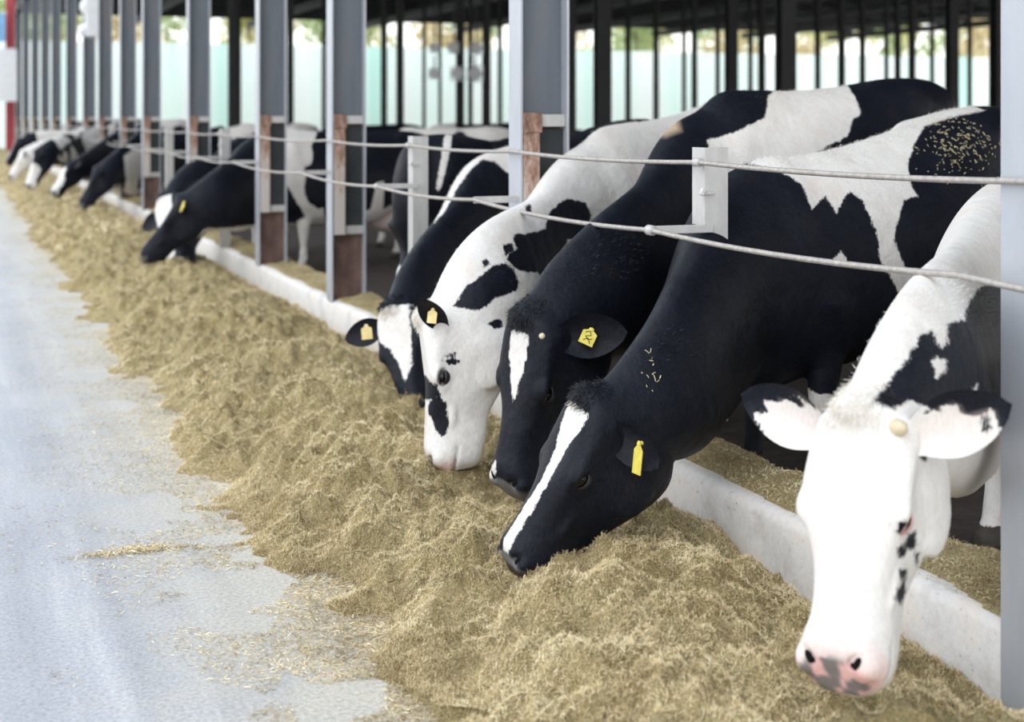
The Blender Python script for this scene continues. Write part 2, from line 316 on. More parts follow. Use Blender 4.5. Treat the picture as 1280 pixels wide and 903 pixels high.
# ------------------------------------------------------------------ hay heap
NOSES = []   # (x, y, half-size, dip)
def hay_h(X, Y):
    "height of the feed heap above the road"
    e = 0.99 + 0.16 * noise2(Y * 0.9, Y * 0 + 3.3, 1) + 0.20 * noise2(Y * 2.7, X * 1.5 + 1.2, 2) + 0.16 * noise2(Y * 7, X * 7, 3) + 0.09 * noise2(Y * 19, X * 19, 4)
    t = np.clip((X - e) / (2.42 - e), 0, 1)
    prof_ = np.interp(t, [0, 0.04, 0.15, 0.35, 0.55, 0.8, 0.93, 1.0], [0, 0.016, 0.055, 0.125, 0.15, 0.09, 0.035, 0.02])
    h = prof_ * (1 + 0.5 * noise2(Y * 1.3, X * 1.9, 4))
    body = np.clip(t * 6, 0, 1) * np.clip((1.12 - t) / .25, .35, 1)
    h = h + body * (0.085 * noise2(X * 3.2, Y * 2.4, 5) + 0.10 * noise2(X * 6, Y * 5, 6) + 0.10 * (0.25 - np.abs(noise2(X * 11, Y * 9.5, 0))) + 0.065 * noise2(X * 20, Y * 18, 7) + 0.045 * (0.2 - np.abs(noise2(X * 38, Y * 35, 3))) + 0.022 * noise2(X * 70, Y * 70, 1))
    far = np.clip((Y - 6) / 8, 0, 1); h = h + 0.05 * far * body * np.clip((.9 - t) * 4, -.6, 1)
    for (nx, ny, r, dz) in NOSES: h = h + dz * np.exp(-(((X - nx) ** 2 + (Y - ny) ** 2) / r ** 2))
    edge = (X < e)
    return np.where(edge, -0.01, np.maximum(h, 0.004 * body))
# dips where noses dig, bumps between them
NOSES += [(1.56, 4.05, 0.22, -0.05), (2.3, 3.7, 0.2, -0.05), (1.75, 5.0, 0.25, -0.07), (1.2, 3.2, 0.35, 0.05), (1.95, 5.4, .25, -.06), (2.25, 4.4, 0.22, 0.07), (1.55, 3.45, .25, .03)]
def build_hay():
    xs = np.arange(0.6, 2.405, 0.0125)
    yy = np.concatenate([np.arange(1.6, 9, 0.0125), np.arange(9, 22, 0.035), np.arange(22, 62, 0.12)])
    X, Y = np.meshgrid(xs, yy); Z = hay_h(X, Y)
    ny, nx = X.shape; co = np.stack([X, Y, Z], -1).reshape(-1, 3)
    idx = np.arange(ny * nx).reshape(ny, nx)
    q = np.stack([idx[:-1, :-1], idx[:-1, 1:], idx[1:, 1:], idx[1:, :-1]], -1).reshape(-1, 4)
    keep = (co[q, 2].max(1) > -0.005); q = q[keep]
    used = np.unique(q); mp_ = -np.ones(len(co), int); mp_[used] = np.arange(len(used)); q = mp_[q]; co = co[used]
    me = bpy.data.meshes.new('hay_heap'); fill(me, co, q); me.polygons.foreach_set('use_smooth', np.ones(len(q), bool))
    o = link_mesh('hay_heap', me, M['hay']); tag(o, 'long heap of chopped brown-green hay along the kerb', 'hay', kind='stuff'); return o
def fill(me, co, q):
    me.vertices.add(len(co)); me.vertices.foreach_set('co', co.astype(np.float32).ravel())
    me.loops.add(q.size); me.loops.foreach_set('vertex_index', q.astype(np.int32).ravel())
    me.polygons.add(len(q)); me.polygons.foreach_set('loop_start', np.arange(0, q.size, q.shape[1], dtype=np.int32)); me.update(calc_edges=True); me.validate()
def blades(name, X, Y, H, ln, wd, flat=0.35, rg=rng, toff=0.0):
    "one thin quad pair per blade of hay, lying at random on a surface"
    n = len(X); a = rg.random(n) * 2 * np.pi; p = rg.normal(0, flat, n); L = ln * (0.35 + rg.random(n) ** 1.5 * 1.4); W = wd * (0.5 + rg.random(n))
    d = np.stack([np.cos(a) * np.cos(p), np.sin(a) * np.cos(p), np.sin(p)], -1)
    s = np.stack([-np.sin(a), np.cos(a), rg.normal(0, 0.5, n)], -1); s /= np.linalg.norm(s, axis=1)[:, None]
    up = np.cross(d, s); c = np.stack([X, Y, H + np.abs(d[:, 2]) * L * 0.25], -1)
    bend = rg.normal(0, 0.16, n)[:, None] * L[:, None] * up
    p0 = c - d * L[:, None] / 2; p1 = c + bend; p2 = c + d * L[:, None] / 2; w_ = s * W[:, None] / 2
    co = np.stack([p0 - w_, p0 + w_, p1 + w_, p1 - w_, p2 + w_ * 0.5, p2 - w_ * 0.5], 1).reshape(-1, 3)
    b0 = np.arange(n)[:, None] * 6; q = np.concatenate([b0 + np.array([0, 1, 2, 3]), b0 + np.array([3, 2, 4, 5])], 0)
    me = bpy.data.meshes.new(name); fill(me, co, q)
    tone = np.clip(rg.normal(0.47, 0.24, n) + 0.45 * noise2(X * 5, Y * 5, 4) + 0.4 * noise2(X * 16, Y * 16, 5) + toff + (rg.random(n) > 0.985) * 0.4, 0, 1)
    t6 = np.repeat(tone, 6); at_ = me.attributes.new('tone', 'FLOAT', 'POINT'); at_.data.foreach_set('value', t6.astype(np.float32))
    return link_mesh(name, me, M['blades'])
hay = build_hay()
def scatter(n, y0, y1, x0=0.85, x1=2.4):
    X = x0 + (x1 - x0) * rng.random(n); u = rng.random(n); Y = y0 * (y1 / y0) ** u; H = hay_h(X, Y); k = H > 0.0; return X[k], Y[k], H[k]
X1, Y1, H1 = scatter(760000, 2.75, 6.5); X2, Y2, H2 = scatter(200000, 6.5, 16); X3, Y3, H3 = scatter(30000, 16, 45)
hb = blades('hay_strands', X1, Y1, H1 + 0.001, 0.0125, 0.0010, 0.65); hb.parent = hay; tag(hb, kind='stuff')
hb = blades('hay_strands', X2, Y2, H2, 0.024, 0.0018, 0.6); hb.parent = hay; tag(hb, kind='stuff')
hb = blades('hay_strands', X3, Y3, H3, 0.09, 0.008, 0.4); hb.parent = hay; tag(hb, kind='stuff')
# loose bits on the road, thinning away from the heap
n = 170000; X = 1.2 - rng.exponential(0.25, n); Y = 2.2 * (30 / 2.2) ** rng.random(n); cl = noise2(X * 4, Y * 3, 2) + noise2(X * 11, Y * 9, 3) * 0.6
k = (cl > -0.05 - .5 * np.clip(X - .6, 0, 1) + (1.1 - X) * 0.10) & (X > -1.5); o = blades('loose_hay', X[k], Y[k], 0.004 + 0 * X[k], 0.014, 0.0018, 0.12, toff=-.05)
tag(o, 'fine scattered bits of hay on the road beside the heap', 'hay', kind='stuff')
c0 = at(170, 690, 4.95); n = 900
X = c0.x + rng.normal(0, 0.06, n) * 1.6; Y = c0.y + rng.normal(0, 0.022, n)
o = blades('hay_patch', X, Y, 0.004 + 0.010 * np.exp(-((X - c0.x) / 0.07) ** 2) * rng.random(n), 0.02, 0.002, 0.2); tag(o, 'small streak of spilled hay alone on the road', 'hay', kind='stuff')
# layer of hay along the top of the kerb
def kerb_hay_h(X, Y): 
    t = (X - FX - 0.05 - 0.05 * noise2(Y * 3, Y * 0, 3)) / (CW - 0.05); return np.where(t > 0, CT + 0.004 + 0.035 * np.clip(t * 1.6, 0, 1) * (0.6 + 1.3 * noise2(X * 9, Y * 6, 2)), CT - 0.03)
def build_kerb_hay():
    xs = np.arange(FX + 0.01, FX + CW - 0.005, 0.0125); yy = np.concatenate([np.arange(2.0, 9, 0.0125), np.arange(9, 40, 0.05)]); X, Y = np.meshgrid(xs, yy); Z = kerb_hay_h(X, Y)
    ny, nx = X.shape; co = np.stack([X, Y, Z], -1).reshape(-1, 3); idx = np.arange(ny * nx).reshape(ny, nx)
    q = np.stack([idx[:-1, :-1], idx[:-1, 1:], idx[1:, 1:], idx[1:, :-1]], -1).reshape(-1, 4); q = q[co[q, 2].max(1) > CT]
    me = bpy.data.meshes.new('kerb_hay'); fill(me, co, q); o = link_mesh('kerb_hay', me, M['hay']); tag(o, 'thin layer of hay left on top of the kerb', 'hay', kind='stuff')
    n = 60000; X = FX + 0.03 + (CW - 0.04) * rng.random(n); Y = 2.2 * (16 / 2.2) ** rng.random(n); H = kerb_hay_h(X, Y); k = (H > CT) | (rng.random(n) > 0.9)
    b = blades('hay_strands', X[k], Y[k], np.maximum(H[k], CT + 0.002), 0.014, 0.0013, 0.35); b.parent = o; tag(b, kind='stuff')
build_kerb_hay()

# ------------------------------------------------------------------ steel columns of the feed fence
GR_COL = 'steel columns of the feed fence'
def column_at(Y, label, z0=CT - 0.01, detail=True, x=FX):
    "H-section column: flanges parallel to the road, web across; rusty guard channel on its lower half"
    r = empty('steel_column', (x, Y, z0), label, 'column', GR_COL)
    T = RZ - .5 - z0; W, D = 0.15, 0.24
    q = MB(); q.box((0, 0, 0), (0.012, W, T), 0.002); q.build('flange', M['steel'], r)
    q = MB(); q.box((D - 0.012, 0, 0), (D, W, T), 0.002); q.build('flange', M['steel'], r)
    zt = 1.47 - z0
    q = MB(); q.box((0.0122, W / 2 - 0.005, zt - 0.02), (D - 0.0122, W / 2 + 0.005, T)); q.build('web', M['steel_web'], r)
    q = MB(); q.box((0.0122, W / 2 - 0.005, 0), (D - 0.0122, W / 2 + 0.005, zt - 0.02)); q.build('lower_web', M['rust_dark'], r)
    # guard channel with cap piece
    g0 = 0.66 - z0
    q = MB(); q.box((0.016, 0.004, g0), (0.096, 0.012, zt), 0.002); q.box((0.016, 0.012, g0), (0.024, 0.06, zt), 0.002); q.box((0.088, 0.012, g0), (0.096, 0.06, zt), 0.002)
    gd = q.build('guard_channel', M['rust'], r)
    q = MB(); q.box((0.013, -0.004, zt - 0.085), (0.105, 0.0035, zt + 0.005), 0.002); q.build('cap_plate', M['rust'], r)
    for zz in (zt - 0.03, g0 + 0.03):
        q = MB(); q.box((0.106, 0.02, zz - 0.028), (D - 0.013, 0.035, zz + 0.028), 0.003); q.build('cross_bracket', M['galv'], r)
    q = MB(); q.box((0.10, 0.045, g0 + 0.03), (D - 0.013, 0.055, zt - 0.07), 0.001); q.build('dark_plate', M['plate'], r)
    if detail:
        q = MB()
        q.tube([(-0.02, 0.05, 1.30 - z0), (0.03, 0.05, 1.30 - z0)], 0.008, 8); q.build('bolt', M['galv'], r)
        q = MB(); q.box((-0.208, 0.040, 1.068 - z0), (0, 0.048, 1.098 - z0), 0.001)
        if z0 > 0.01: q.build('cable_arm', M['galv'], r)
    return r
cols = [(1253, 'wide pale steel column at the right edge beside the white-faced cow', -0.0),
        (636, 'tall steel column with a rusty capped guard behind the spotted white cow', CT),
        (408, 'steel column standing in front of the udder of the standing cow', CT),
        (319, 'steel column in front of the shoulder of the cow with a low black head', CT),
        (233, 'steel column rising behind the neck of the low-headed black cow', CT),
        (177, 'steel column left of the gap showing a slim mint strip', CT),
        (149, 'steel column right behind the white junction box', CT),
        (122, 'steel column carrying the white junction box', CT), (103, None, CT), (82, None, CT), (64, None, CT), (51, None, CT), (39, None, CT), (28, None, CT), (19, None, CT)]
COLY = []
for px, lb, z0 in cols:
    Y = at_x(px, FX) - 0.15; COLY.append(Y)
    column_at(Y, lb or 'distant grey steel column in the packed row at far left', z0 if z0 <= 0 else CT - 0.01, True, FX - 0.006 if z0 <= 0 else FX)

# short posts between the columns, with a bracket arm for the lower cable
posts = [(865, 'short galvanised post with hay on top against the black cow’s shoulder'), (510, 'short galvanised post in front of the black cow’s rump'),
         (274, 'short galvanised post above the low-headed black cow’s neck'), (206, 'short blurred post between two distant columns near the black neck'), (136, 'small distant post beside the column with the white box')]
POSTY = []
for px, lb in posts:
    Y = at_x(px, FX) - 0.09; POSTY.append(Y)
    lb = lb.replace('’', "'")
    r = empty('fence_post', (FX, Y, CT - 0.01), lb, 'post', 'short posts of the feed fence'); T = 1.36 - CT; z0 = .20 if px == 865 else 0
    q = MB(); q.box((0, 0, z0), (0.092, 0.008, T), 0.002); q.box((0, 0.008, z0), (0.008, 0.09, T), 0.002); q.build('angle_iron', M['galv'], r)
    za = 1.074 - CT + 0.01
    q = MB(); q.box((-0.205, -0.010, za - 0.014), (0.03, -0.001, za + 0.014), 0.002); q.build('bracket_arm', M['galv'], r)
    q = MB(); q.tube([(-0.205, -0.02, za), (-0.205, 0.012, za)], 0.018, 10); q.build('cable_clamp', M['galv'], r, True)
    q = MB(); q.tube([(-0.025, -0.014, za + 0.12), (0.03, -0.014, za + 0.12)], 0.006, 8); q.tube([(-0.02, -0.014, za + 0.115), (-0.01, -0.014, za + 0.135)], 0.010, 6); q.build('bolt', M['galv'], r)
    q = MB(); q.tube([(-0.024, -0.008, 1.30 - CT + 0.01), (-0.024, 0.02, 1.30 - CT + 0.01)], 0.016, 10); q.build('cable_ring', M['galv'], r, True)
# cables
def cable(name, pts, sag, label):
    q = MB(); P = []
    for a, b in zip(pts[:-1], pts[1:]):
        for i in range(10):
            t = i / 10; p = Vector(a).lerp(Vector(b), t); p.z -= sag * 4 * t * (1 - t) * (b[1] - a[1]) / 2.0; P.append(p)
    P.append(Vector(pts[-1])); q.tube(P, 0.0085, 8); o = q.build(name, M['cable'], None, True); tag(o, label, 'cable', 'steel cables of the feed fence'); return o
sup = sorted([(y, 'c') for y in COLY] + [(y, 'p') for y in POSTY])
sup = [(-1.0, 'c')] + sup
def cy(y): return y + 0.05
cable('fence_cable', [(FX - 0.022, cy(y) if k == 'c' else y, 1.30) for y, k in sup], 0.014, 'upper steel cable strung tight along the feed fence')
cable('fence_cable', [(FX - 0.205, cy(y) if k == 'c' else y, 1.084 if k == 'c' else 1.074) for y, k in sup], 0.022, 'lower steel cable held out from the posts by bracket arms')

# ------------------------------------------------------------------ cows
def catmull(P, n):
    "smooth interpolation of an array of control rows"
    P = np.asarray(P, float); m = len(P); E = np.concatenate([[2 * P[0] - P[1]], P, [2 * P[-1] - P[-2]]]); out = []
    for i in range(m - 1):
        p0, p1, p2, p3 = E[i], E[i + 1], E[i + 2], E[i + 3]
        for k in range(n):
            t = k / n; out.append(0.5 * ((2 * p1) + (-p0 + p2) * t + (2 * p0 - 5 * p1 + 4 * p2 - p3) * t * t + (-p0 + 3 * p1 - 3 * p2 + p3) * t ** 3))
    out.append(P[-1]); return np.array(out)
def half_to_ring(half, n=4):
    "half section (top centre ... bottom centre) to a smooth closed ring of (y, z)"
    h = np.array(half, float); full = np.concatenate([h, (h[1:-1] * [-1, 1])[::-1]]); m = len(full)
    E = np.concatenate([full[-1:], full, full[:2]]); out = []
    for i in range(m):
        p0, p1, p2, p3 = E[i], E[i + 1], E[i + 2], E[i + 3]
        for k in range(n):
            t = k / n; out.append(0.5 * ((2 * p1) + (-p0 + p2) * t + (2 * p0 - 5 * p1 + 4 * p2 - p3) * t * t + (-p0 + 3 * p1 - 3 * p2 + p3) * t ** 3))
    return np.array(out)
def loft(mb, rings):
    "closed surface over rings (k x 3 arrays)"
    k = len(rings[0]); vs = [tuple(p) for r in rings for p in r]; fs = []
    for i in range(len(rings) - 1):
        for j in range(k): fs.append((i * k + j, i * k + (j + 1) % k, (i + 1) * k + (j + 1) % k, (i + 1) * k + j))
    a = len(vs); vs.append(tuple(np.mean(rings[0], 0))); vs.append(tuple(np.mean(rings[-1], 0)))
    for j in range(k): fs.append((a, (j + 1) % k, j)); b = (len(rings) - 1) * k; fs.append((a + 1, b + j, b + (j + 1) % k))
    mb.add(vs, fs)
HEAD = [(-0.065, [(0, -.050), (.04, -.055), (.065, -.08), (.070, -.13), (.060, -.18), (.035, -.22), (0, -.225)]),
        (-0.025, [(0, .004), (.055, -.006), (.092, -.045), (.095, -.13), (.082, -.22), (.045, -.275), (0, -.285)]),
        (0.03, [(0, .008), (.068, .004), (.108, -.038), (.106, -.12), (.096, -.24), (.052, -.315), (0, -.325)]),
        (0.10, [(0, -.002), (.076, -.002), (.118, -.036), (.112, -.10), (.108, -.25), (.056, -.335), (0, -.335)]),
        (0.17, [(0, -.010), (.076, -.008), (.122, -.036), (.108, -.095), (.106, -.235), (.054, -.322), (0, -.318)]),
        (0.235, [(0, -.013), (.066, -.014), (.112, -.042), (.100, -.10), (.094, -.205), (.050, -.292), (0, -.288)]),
        (0.30, [(0, -.010), (.050, -.015), (.086, -.045), (.090, -.10), (.080, -.18), (.046, -.255), (0, -.252)]),
        (0.37, [(0, -.006), (.042, -.012), (.070, -.042), (.079, -.09), (.070, -.155), (.042, -.222), (0, -.220)]),
        (0.44, [(0, -.003), (.042, -.009), (.066, -.036), (.078, -.085), (.073, -.145), (.046, -.212), (0, -.216)]),
        (0.490, [(0, -.002), (.050, -.006), (.078, -.034), (.088, -.082), (.078, -.142), (.050, -.202), (0, -.208)]),
        (0.525, [(0, -.012), (.054, -.014), (.084, -.040), (.091, -.084), (.078, -.138), (.048, -.196), (0, -.203)]),
        (0.555, [(0, -.036), (.052, -.036), (.078, -.054), (.083, -.088), (.070, -.132), (.044, -.182), (0, -.190)]),
        (0.580, [(0, -.062), (.040, -.062), (.060, -.072), (.062, -.090), (.050, -.112), (.030, -.142), (0, -.150)]),
        (0.594, [(0, -.082), (.026, -.082), (.040, -.087), (.040, -.094), (.032, -.104), (.018, -.116), (0, -.118)])]
BODY = [(0.40, -0.58, .02, .04, .07, -.66, .06, .04, -.76), (0.34, -.48, .03, .07, .12, -.64, .11, .06, -.86), (0.24, -.30, .035, .09, .18, -.58, .15, .08, -.94), (0.12, -.13, .035, .11, .225, -.54, .19, .10, -.97),
        (0.0, -0.005, .035, .12, .25, -.54, .21, .11, -.97), (-.2, -.0, .045, .155, .28, -.54, .25, .13, -.97), (-.45, -.02, .06, .19, .335, -.54, .29, .16, -.99), (-.75, -.022, .08, .215, .375, -.56, .31, .17, -1.0),
        (-1.0, -.010, .10, .25, .35, -.52, .28, .14, -.94), (-1.18, .0, .12, .27, .305, -.36, .23, .1, -.86), (-1.36, -.005, .11, .23, .27, -.36, .2, .1, -.80), (-1.5, -.03, .085, .18, .22, -.34, .16, .07, -.72), (-1.6, -.10, .05, .11, .14, -.30, .1, .05, -.55)]
def sd_poly(P, poly):
    "signed distance of points P (n x 2) to a closed polygon, positive inside"
    V = np.asarray(poly, float); n = len(V); d = np.full(len(P), 1e9); ins = np.zeros(len(P), bool)
    for i in range(n):
        a, b = V[i], V[(i + 1) % n]; e = b - a; w_ = P - a; t = np.clip((w_ @ e) / max(e @ e, 1e-12), 0, 1); q = w_ - t[:, None] * e; d = np.minimum(d, np.sqrt((q ** 2).sum(1)))
        c = ((a[1] > P[:, 1]) != (b[1] > P[:, 1])); 
        with np.errstate(divide='ignore', invalid='ignore'): xi = a[0] + (P[:, 1] - a[1]) * (b[0] - a[0]) / (b[1] - a[1])
        ins ^= c & (P[:, 0] < xi)
    return np.where(ins, d, -d)
def remeshed(mb, voxel, smooth):
    me = bpy.data.meshes.new('tmp'); me.from_pydata(mb.v, [], mb.f)
    bm = bmesh.new(); bm.from_mesh(me); bmesh.ops.recalc_face_normals(bm, faces=bm.faces[:]); bm.to_mesh(me); bm.free()
    o = bpy.data.objects.new('tmp', me); C.objects.link(o)
    r = o.modifiers.new('r', 'REMESH'); r.mode = 'VOXEL'; r.voxel_size = voxel
    s = o.modifiers.new('s', 'SMOOTH'); s.factor = 0.5; s.iterations = smooth
    bpy.context.view_layer.update(); dg = bpy.context.evaluated_depsgraph_get()
    res = bpy.data.meshes.new_from_object(o.evaluated_get(dg)); bpy.data.objects.remove(o); bpy.data.meshes.remove(me)
    return res
def ell(mb, c, r, R, n=14, m=9):
    "ellipsoid in a rotated frame R (3x3 columns) at c"
    t = MB(); t.ball((0, 0, 0), r, n, m); mb.add([tuple(Vector(c) + R @ Vector(v)) for v in t.v], t.f)

def frame(f, u):
    f = Vector(f).normalized(); u = Vector(u); u = (u - f * u.dot(f)).normalized(); l = u.cross(f)
    return Matrix((f, l, u)).transposed()     # columns: forward, left, up

PAT = {}
PAT['c2'] = {'u': [0.94465, -0.32807, 0.0], 'v': [0.01264, 0.03638, 0.99926], 'w': [0.32783, 0.94395, -0.03852], 'polys': [(-1, [(-0.3461, 0.8354), (-0.3178, 0.9408), (-0.261, 1.0503), (-0.1838, 1.1599), (-0.1116, 1.2442), (0.0626, 1.3312), (0.1058, 1.0265), (-0.0333, 1.1484), (-0.0944, 1.1614), (-0.1552, 1.1132), (-0.2309, 1.0116), (-0.2949, 0.8901)], (-0.935, 0.028))]}
PAT['c3'] = {'u': [0.93657, -0.35048, 0.0], 'v': [0.04001, 0.10693, 0.99346], 'w': [0.34819, 0.93045, -0.11417], 'polys': [(1, [(-0.2404, 0.9069), (-0.1887, 0.9643), (-0.1482, 0.9852), (-0.067, 0.9728), (-0.0419, 0.9135), (-0.0582, 0.8348), (-0.1078, 0.8112), (-0.1527, 0.8017), (-0.1829, 0.7522), (-0.2056, 0.6873), (-0.1649, 0.6617), (-0.2131, 0.6041), (-0.2566, 0.5845), (-0.2742, 0.5333), (-0.3019, 0.5153), (-0.3117, 0.5596), (-0.2844, 0.6039), (-0.2351, 0.6139), (-0.294, 0.6583), (-0.3305, 0.6575), (-0.3818, 0.6725), (-0.4164, 0.7067), (-0.4101, 0.7322), (-0.375, 0.7526), (-0.3908, 0.7879), (-0.381, 0.8148), (-0.3284, 0.8178), (-0.2526, 0.8434)], (-1.378, -0.229)), (1, [(-0.6206, 0.5279), (-0.5698, 0.6036), (-0.5121, 0.6466), (-0.4692, 0.6809), (-0.4164, 0.6972), (-0.3818, 0.663), (-0.363, 0.6193), (-0.3758, 0.585), (-0.4164, 0.5698), (-0.4594, 0.5608), (-0.4868, 0.5275), (-0.5261, 0.5096), (-0.5687, 0.5188)], (-1.529, -0.928)), (1, [(-0.4322, 0.767), (-0.3941, 0.7747), (-0.3846, 0.7425), (-0.4195, 0.7225)], (-1.37, -0.863)), (1, [(-0.5158, 0.7025), (-0.4942, 0.712), (-0.4817, 0.6902), (-0.5031, 0.6714)], (-1.452, -0.985)), (1, [(-0.3396, 0.9361), (-0.3155, 0.9486), (-0.3096, 0.9125), (-0.3336, 0.9002)], (-1.082, -0.547)), (1, [(-0.3014, 0.5975), (-0.2423, 0.6106), (-0.2202, 0.5645), (-0.2634, 0.5134), (-0.3052, 0.5343)], (-1.288, -0.578)), (1, [(-0.4865, 0.4611), (-0.4592, 0.4819), (-0.4317, 0.4755), (-0.4347, 0.4514), (-0.4621, 0.4399)], (-1.517, -1.042)), (1, [(-0.354, 0.5075), (-0.2882, 0.5115), (-0.288, 0.4763), (-0.3477, 0.4796)], (-1.392, -0.784)), (1, [(-0.6631, 0.3285), (-0.6216, 0.3366), (-0.5916, 0.3273), (-0.5976, 0.3124), (-0.6305, 0.3069)], (-1.577, -1.113)), (1, [(-0.6573, 0.3462), (-0.6067, 0.3543), (-0.6067, 0.3424), (-0.6513, 0.3371)], (-1.574, -1.117)), (1, [(-0.7786, 0.2163), (-0.7549, 0.2432), (-0.7278, 0.2641), (-0.7035, 0.2462), (-0.678, 0.2329), (-0.6665, 0.1993), (-0.6945, 0.174), (-0.7262, 0.174), (-0.7539, 0.1891)], (-1.568, -1.01)), (1, [(-0.7106, 0.1695), (-0.6726, 0.1962), (-0.6456, 0.1629), (-0.6335, 0.091), (-0.6394, 0.0554), (-0.6604, 0.0407), (-0.6819, 0.0668), (-0.6976, 0.1048), (-0.7172, 0.1356)], (-1.551, -1.059)), (2, [(-0.3903, 1.1371), (-0.2719, 1.2973), (-0.1542, 1.376), (0.0813, 1.4351), (0.3169, 1.4549), (0.3164, 1.4154), (0.0607, 1.3517), (-0.1275, 1.2838), (-0.2404, 1.1934), (-0.353, 1.0621)], (-0.304, 0.43))]}
PAT['c4'] = {'u': [0.88041, -0.47422, 0.0], 'v': [0.02117, 0.0393, 0.999], 'w': [0.47375, 0.87953, -0.04464], 'polys': [(-1, [(-0.0379, 1.2872), (0.0882, 1.3256), (0.1759, 1.374), (0.2115, 1.3896), (0.2337, 1.4948), (0.283, 1.5518), (0.3707, 1.6192), (0.5669, 1.6553), (0.6223, 1.5677), (0.6513, 1.4757), (0.6621, 1.4295), (0.6204, 1.3975), (0.5919, 1.3219), (0.3646, 1.2088), (0.1516, 1.1195), (0.0324, 1.1523), (-0.0245, 1.2359)], (-0.53, 0.769)), (-1, [(-0.8168, 0.0381), (-0.7956, 0.0926), (-0.7623, 0.1375), (-0.7584, 0.1003), (-0.7833, 0.0611)], (-1.696, -1.25)), (2, [(-0.2761, 1.2933), (-0.2563, 1.3668), (-0.2115, 1.4165), (-0.1512, 1.3963), (-0.1311, 1.3155), (-0.2096, 1.2834)], (-0.621, -0.123))]}
PAT['c5'] = {'u': [0.82867, -0.55974, 0.0], 'v': [0.0447, 0.06618, 0.99681], 'w': [0.55795, 0.82602, -0.07987], 'polys': [(-1, [(-0.0706, 1.2163), (0.0896, 1.3772), (0.3058, 1.4361), (0.5472, 1.5625), (0.7181, 1.5863), (0.8732, 1.5061), (0.7079, 1.4572), (0.6057, 1.4144), (0.5643, 1.3364), (0.5288, 1.2448), (0.5356, 1.1636), (0.5652, 1.114), (0.5095, 1.0962), (0.4779, 0.9878), (0.4775, 0.9245), (0.5163, 0.8346), (0.6087, 0.761), (0.5488, 0.6311), (0.4625, 0.8044), (0.4241, 0.864), (0.4097, 0.9711), (0.3572, 1.0905), (0.3132, 1.1226), (0.2844, 1.0879), (0.2619, 1.0359), (0.2241, 1.1007), (0.1776, 1.0477), (0.1386, 1.1452), (0.0641, 1.1877)], (-0.368, 1.182)), (-1, [(0.2547, 0.8683), (0.2827, 0.8978), (0.3084, 0.8482), (0.2659, 0.8538)], (-0.341, 0.154)), (-1, [(0.0318, 0.2558), (0.0751, 0.3454), (0.1476, 0.3981), (0.191, 0.3737), (0.3058, 0.3698), (0.377, 0.3671), (0.377, 0.157), (0.076, 0.1414)], (-0.281, 0.159))]}
PAT['c6'] = {'u': [0.80756, -0.58979, 0.0], 'v': [0.12938, 0.17715, 0.97564], 'w': [0.57542, 0.78789, -0.21937], 'polys': [(1, [(-0.3994, 0.4023), (-0.3694, 0.4468), (-0.3366, 0.4944), (-0.3028, 0.5597), (-0.2764, 0.5773), (-0.259, 0.5419), (-0.2408, 0.555), (-0.2437, 0.5997), (-0.2012, 0.6215), (-0.1844, 0.6822), (-0.1516, 0.735), (0.007, 0.8237), (0.0213, 0.3918), (-0.1608, 0.3513), (-0.2067, 0.3528), (-0.2542, 0.3605), (-0.2736, 0.3874), (-0.3194, 0.4126), (-0.352, 0.3921), (-0.3765, 0.3954)], (-2.069, -0.082)), (-1, [(-0.2787, 0.5032), (-0.2646, 0.5164), (-0.2469, 0.5083), (-0.2509, 0.4782), (-0.2685, 0.4682)], (-1.848, -1.347)), (-1, [(-0.2574, 0.38), (-0.2384, 0.413), (-0.2193, 0.4057), (-0.2145, 0.3817), (-0.2302, 0.3567), (-0.2542, 0.3605)], (-2.043, -1.571)), (-1, [(-0.2039, 0.4221), (-0.1711, 0.4718), (-0.179, 0.4149), (-0.1942, 0.3985)], (-2.07, -1.147)), (1, [(-0.3533, 0.1606), (-0.3375, 0.1681), (-0.3204, 0.1558), (-0.3252, 0.1347), (-0.3439, 0.1354)], (-2.076, -1.571)), (1, [(-0.3283, 0.1351), (-0.3125, 0.1426), (-0.3093, 0.1178), (-0.3189, 0.1015), (-0.33, 0.1102)], (-2.029, -1.533)), (1, [(-0.3472, 0.1092), (-0.3316, 0.1119), (-0.3285, 0.0953), (-0.3379, 0.0842), (-0.3473, 0.0928)], (-2.05, -1.561)), (1, [(-0.3426, 0.0619), (-0.3301, 0.0623), (-0.3318, 0.0389), (-0.3397, 0.0364)], (-2.022, -1.537)), (1, [(-0.3519, 0.0223), (-0.3334, 0.0357), (-0.3285, 0.0136), (-0.3415, -0.0139), (-0.3535, -0.0016)], (-2.033, -1.528)), (1, [(-0.3141, 0.0947), (-0.306, 0.0944), (-0.3077, 0.0664), (-0.3125, 0.0709)], (-1.972, -1.485)), (1, [(-0.306, 0.3116), (-0.2898, 0.3076), (-0.2897, 0.2846), (-0.3028, 0.292)], (-2.003, -1.526))]}
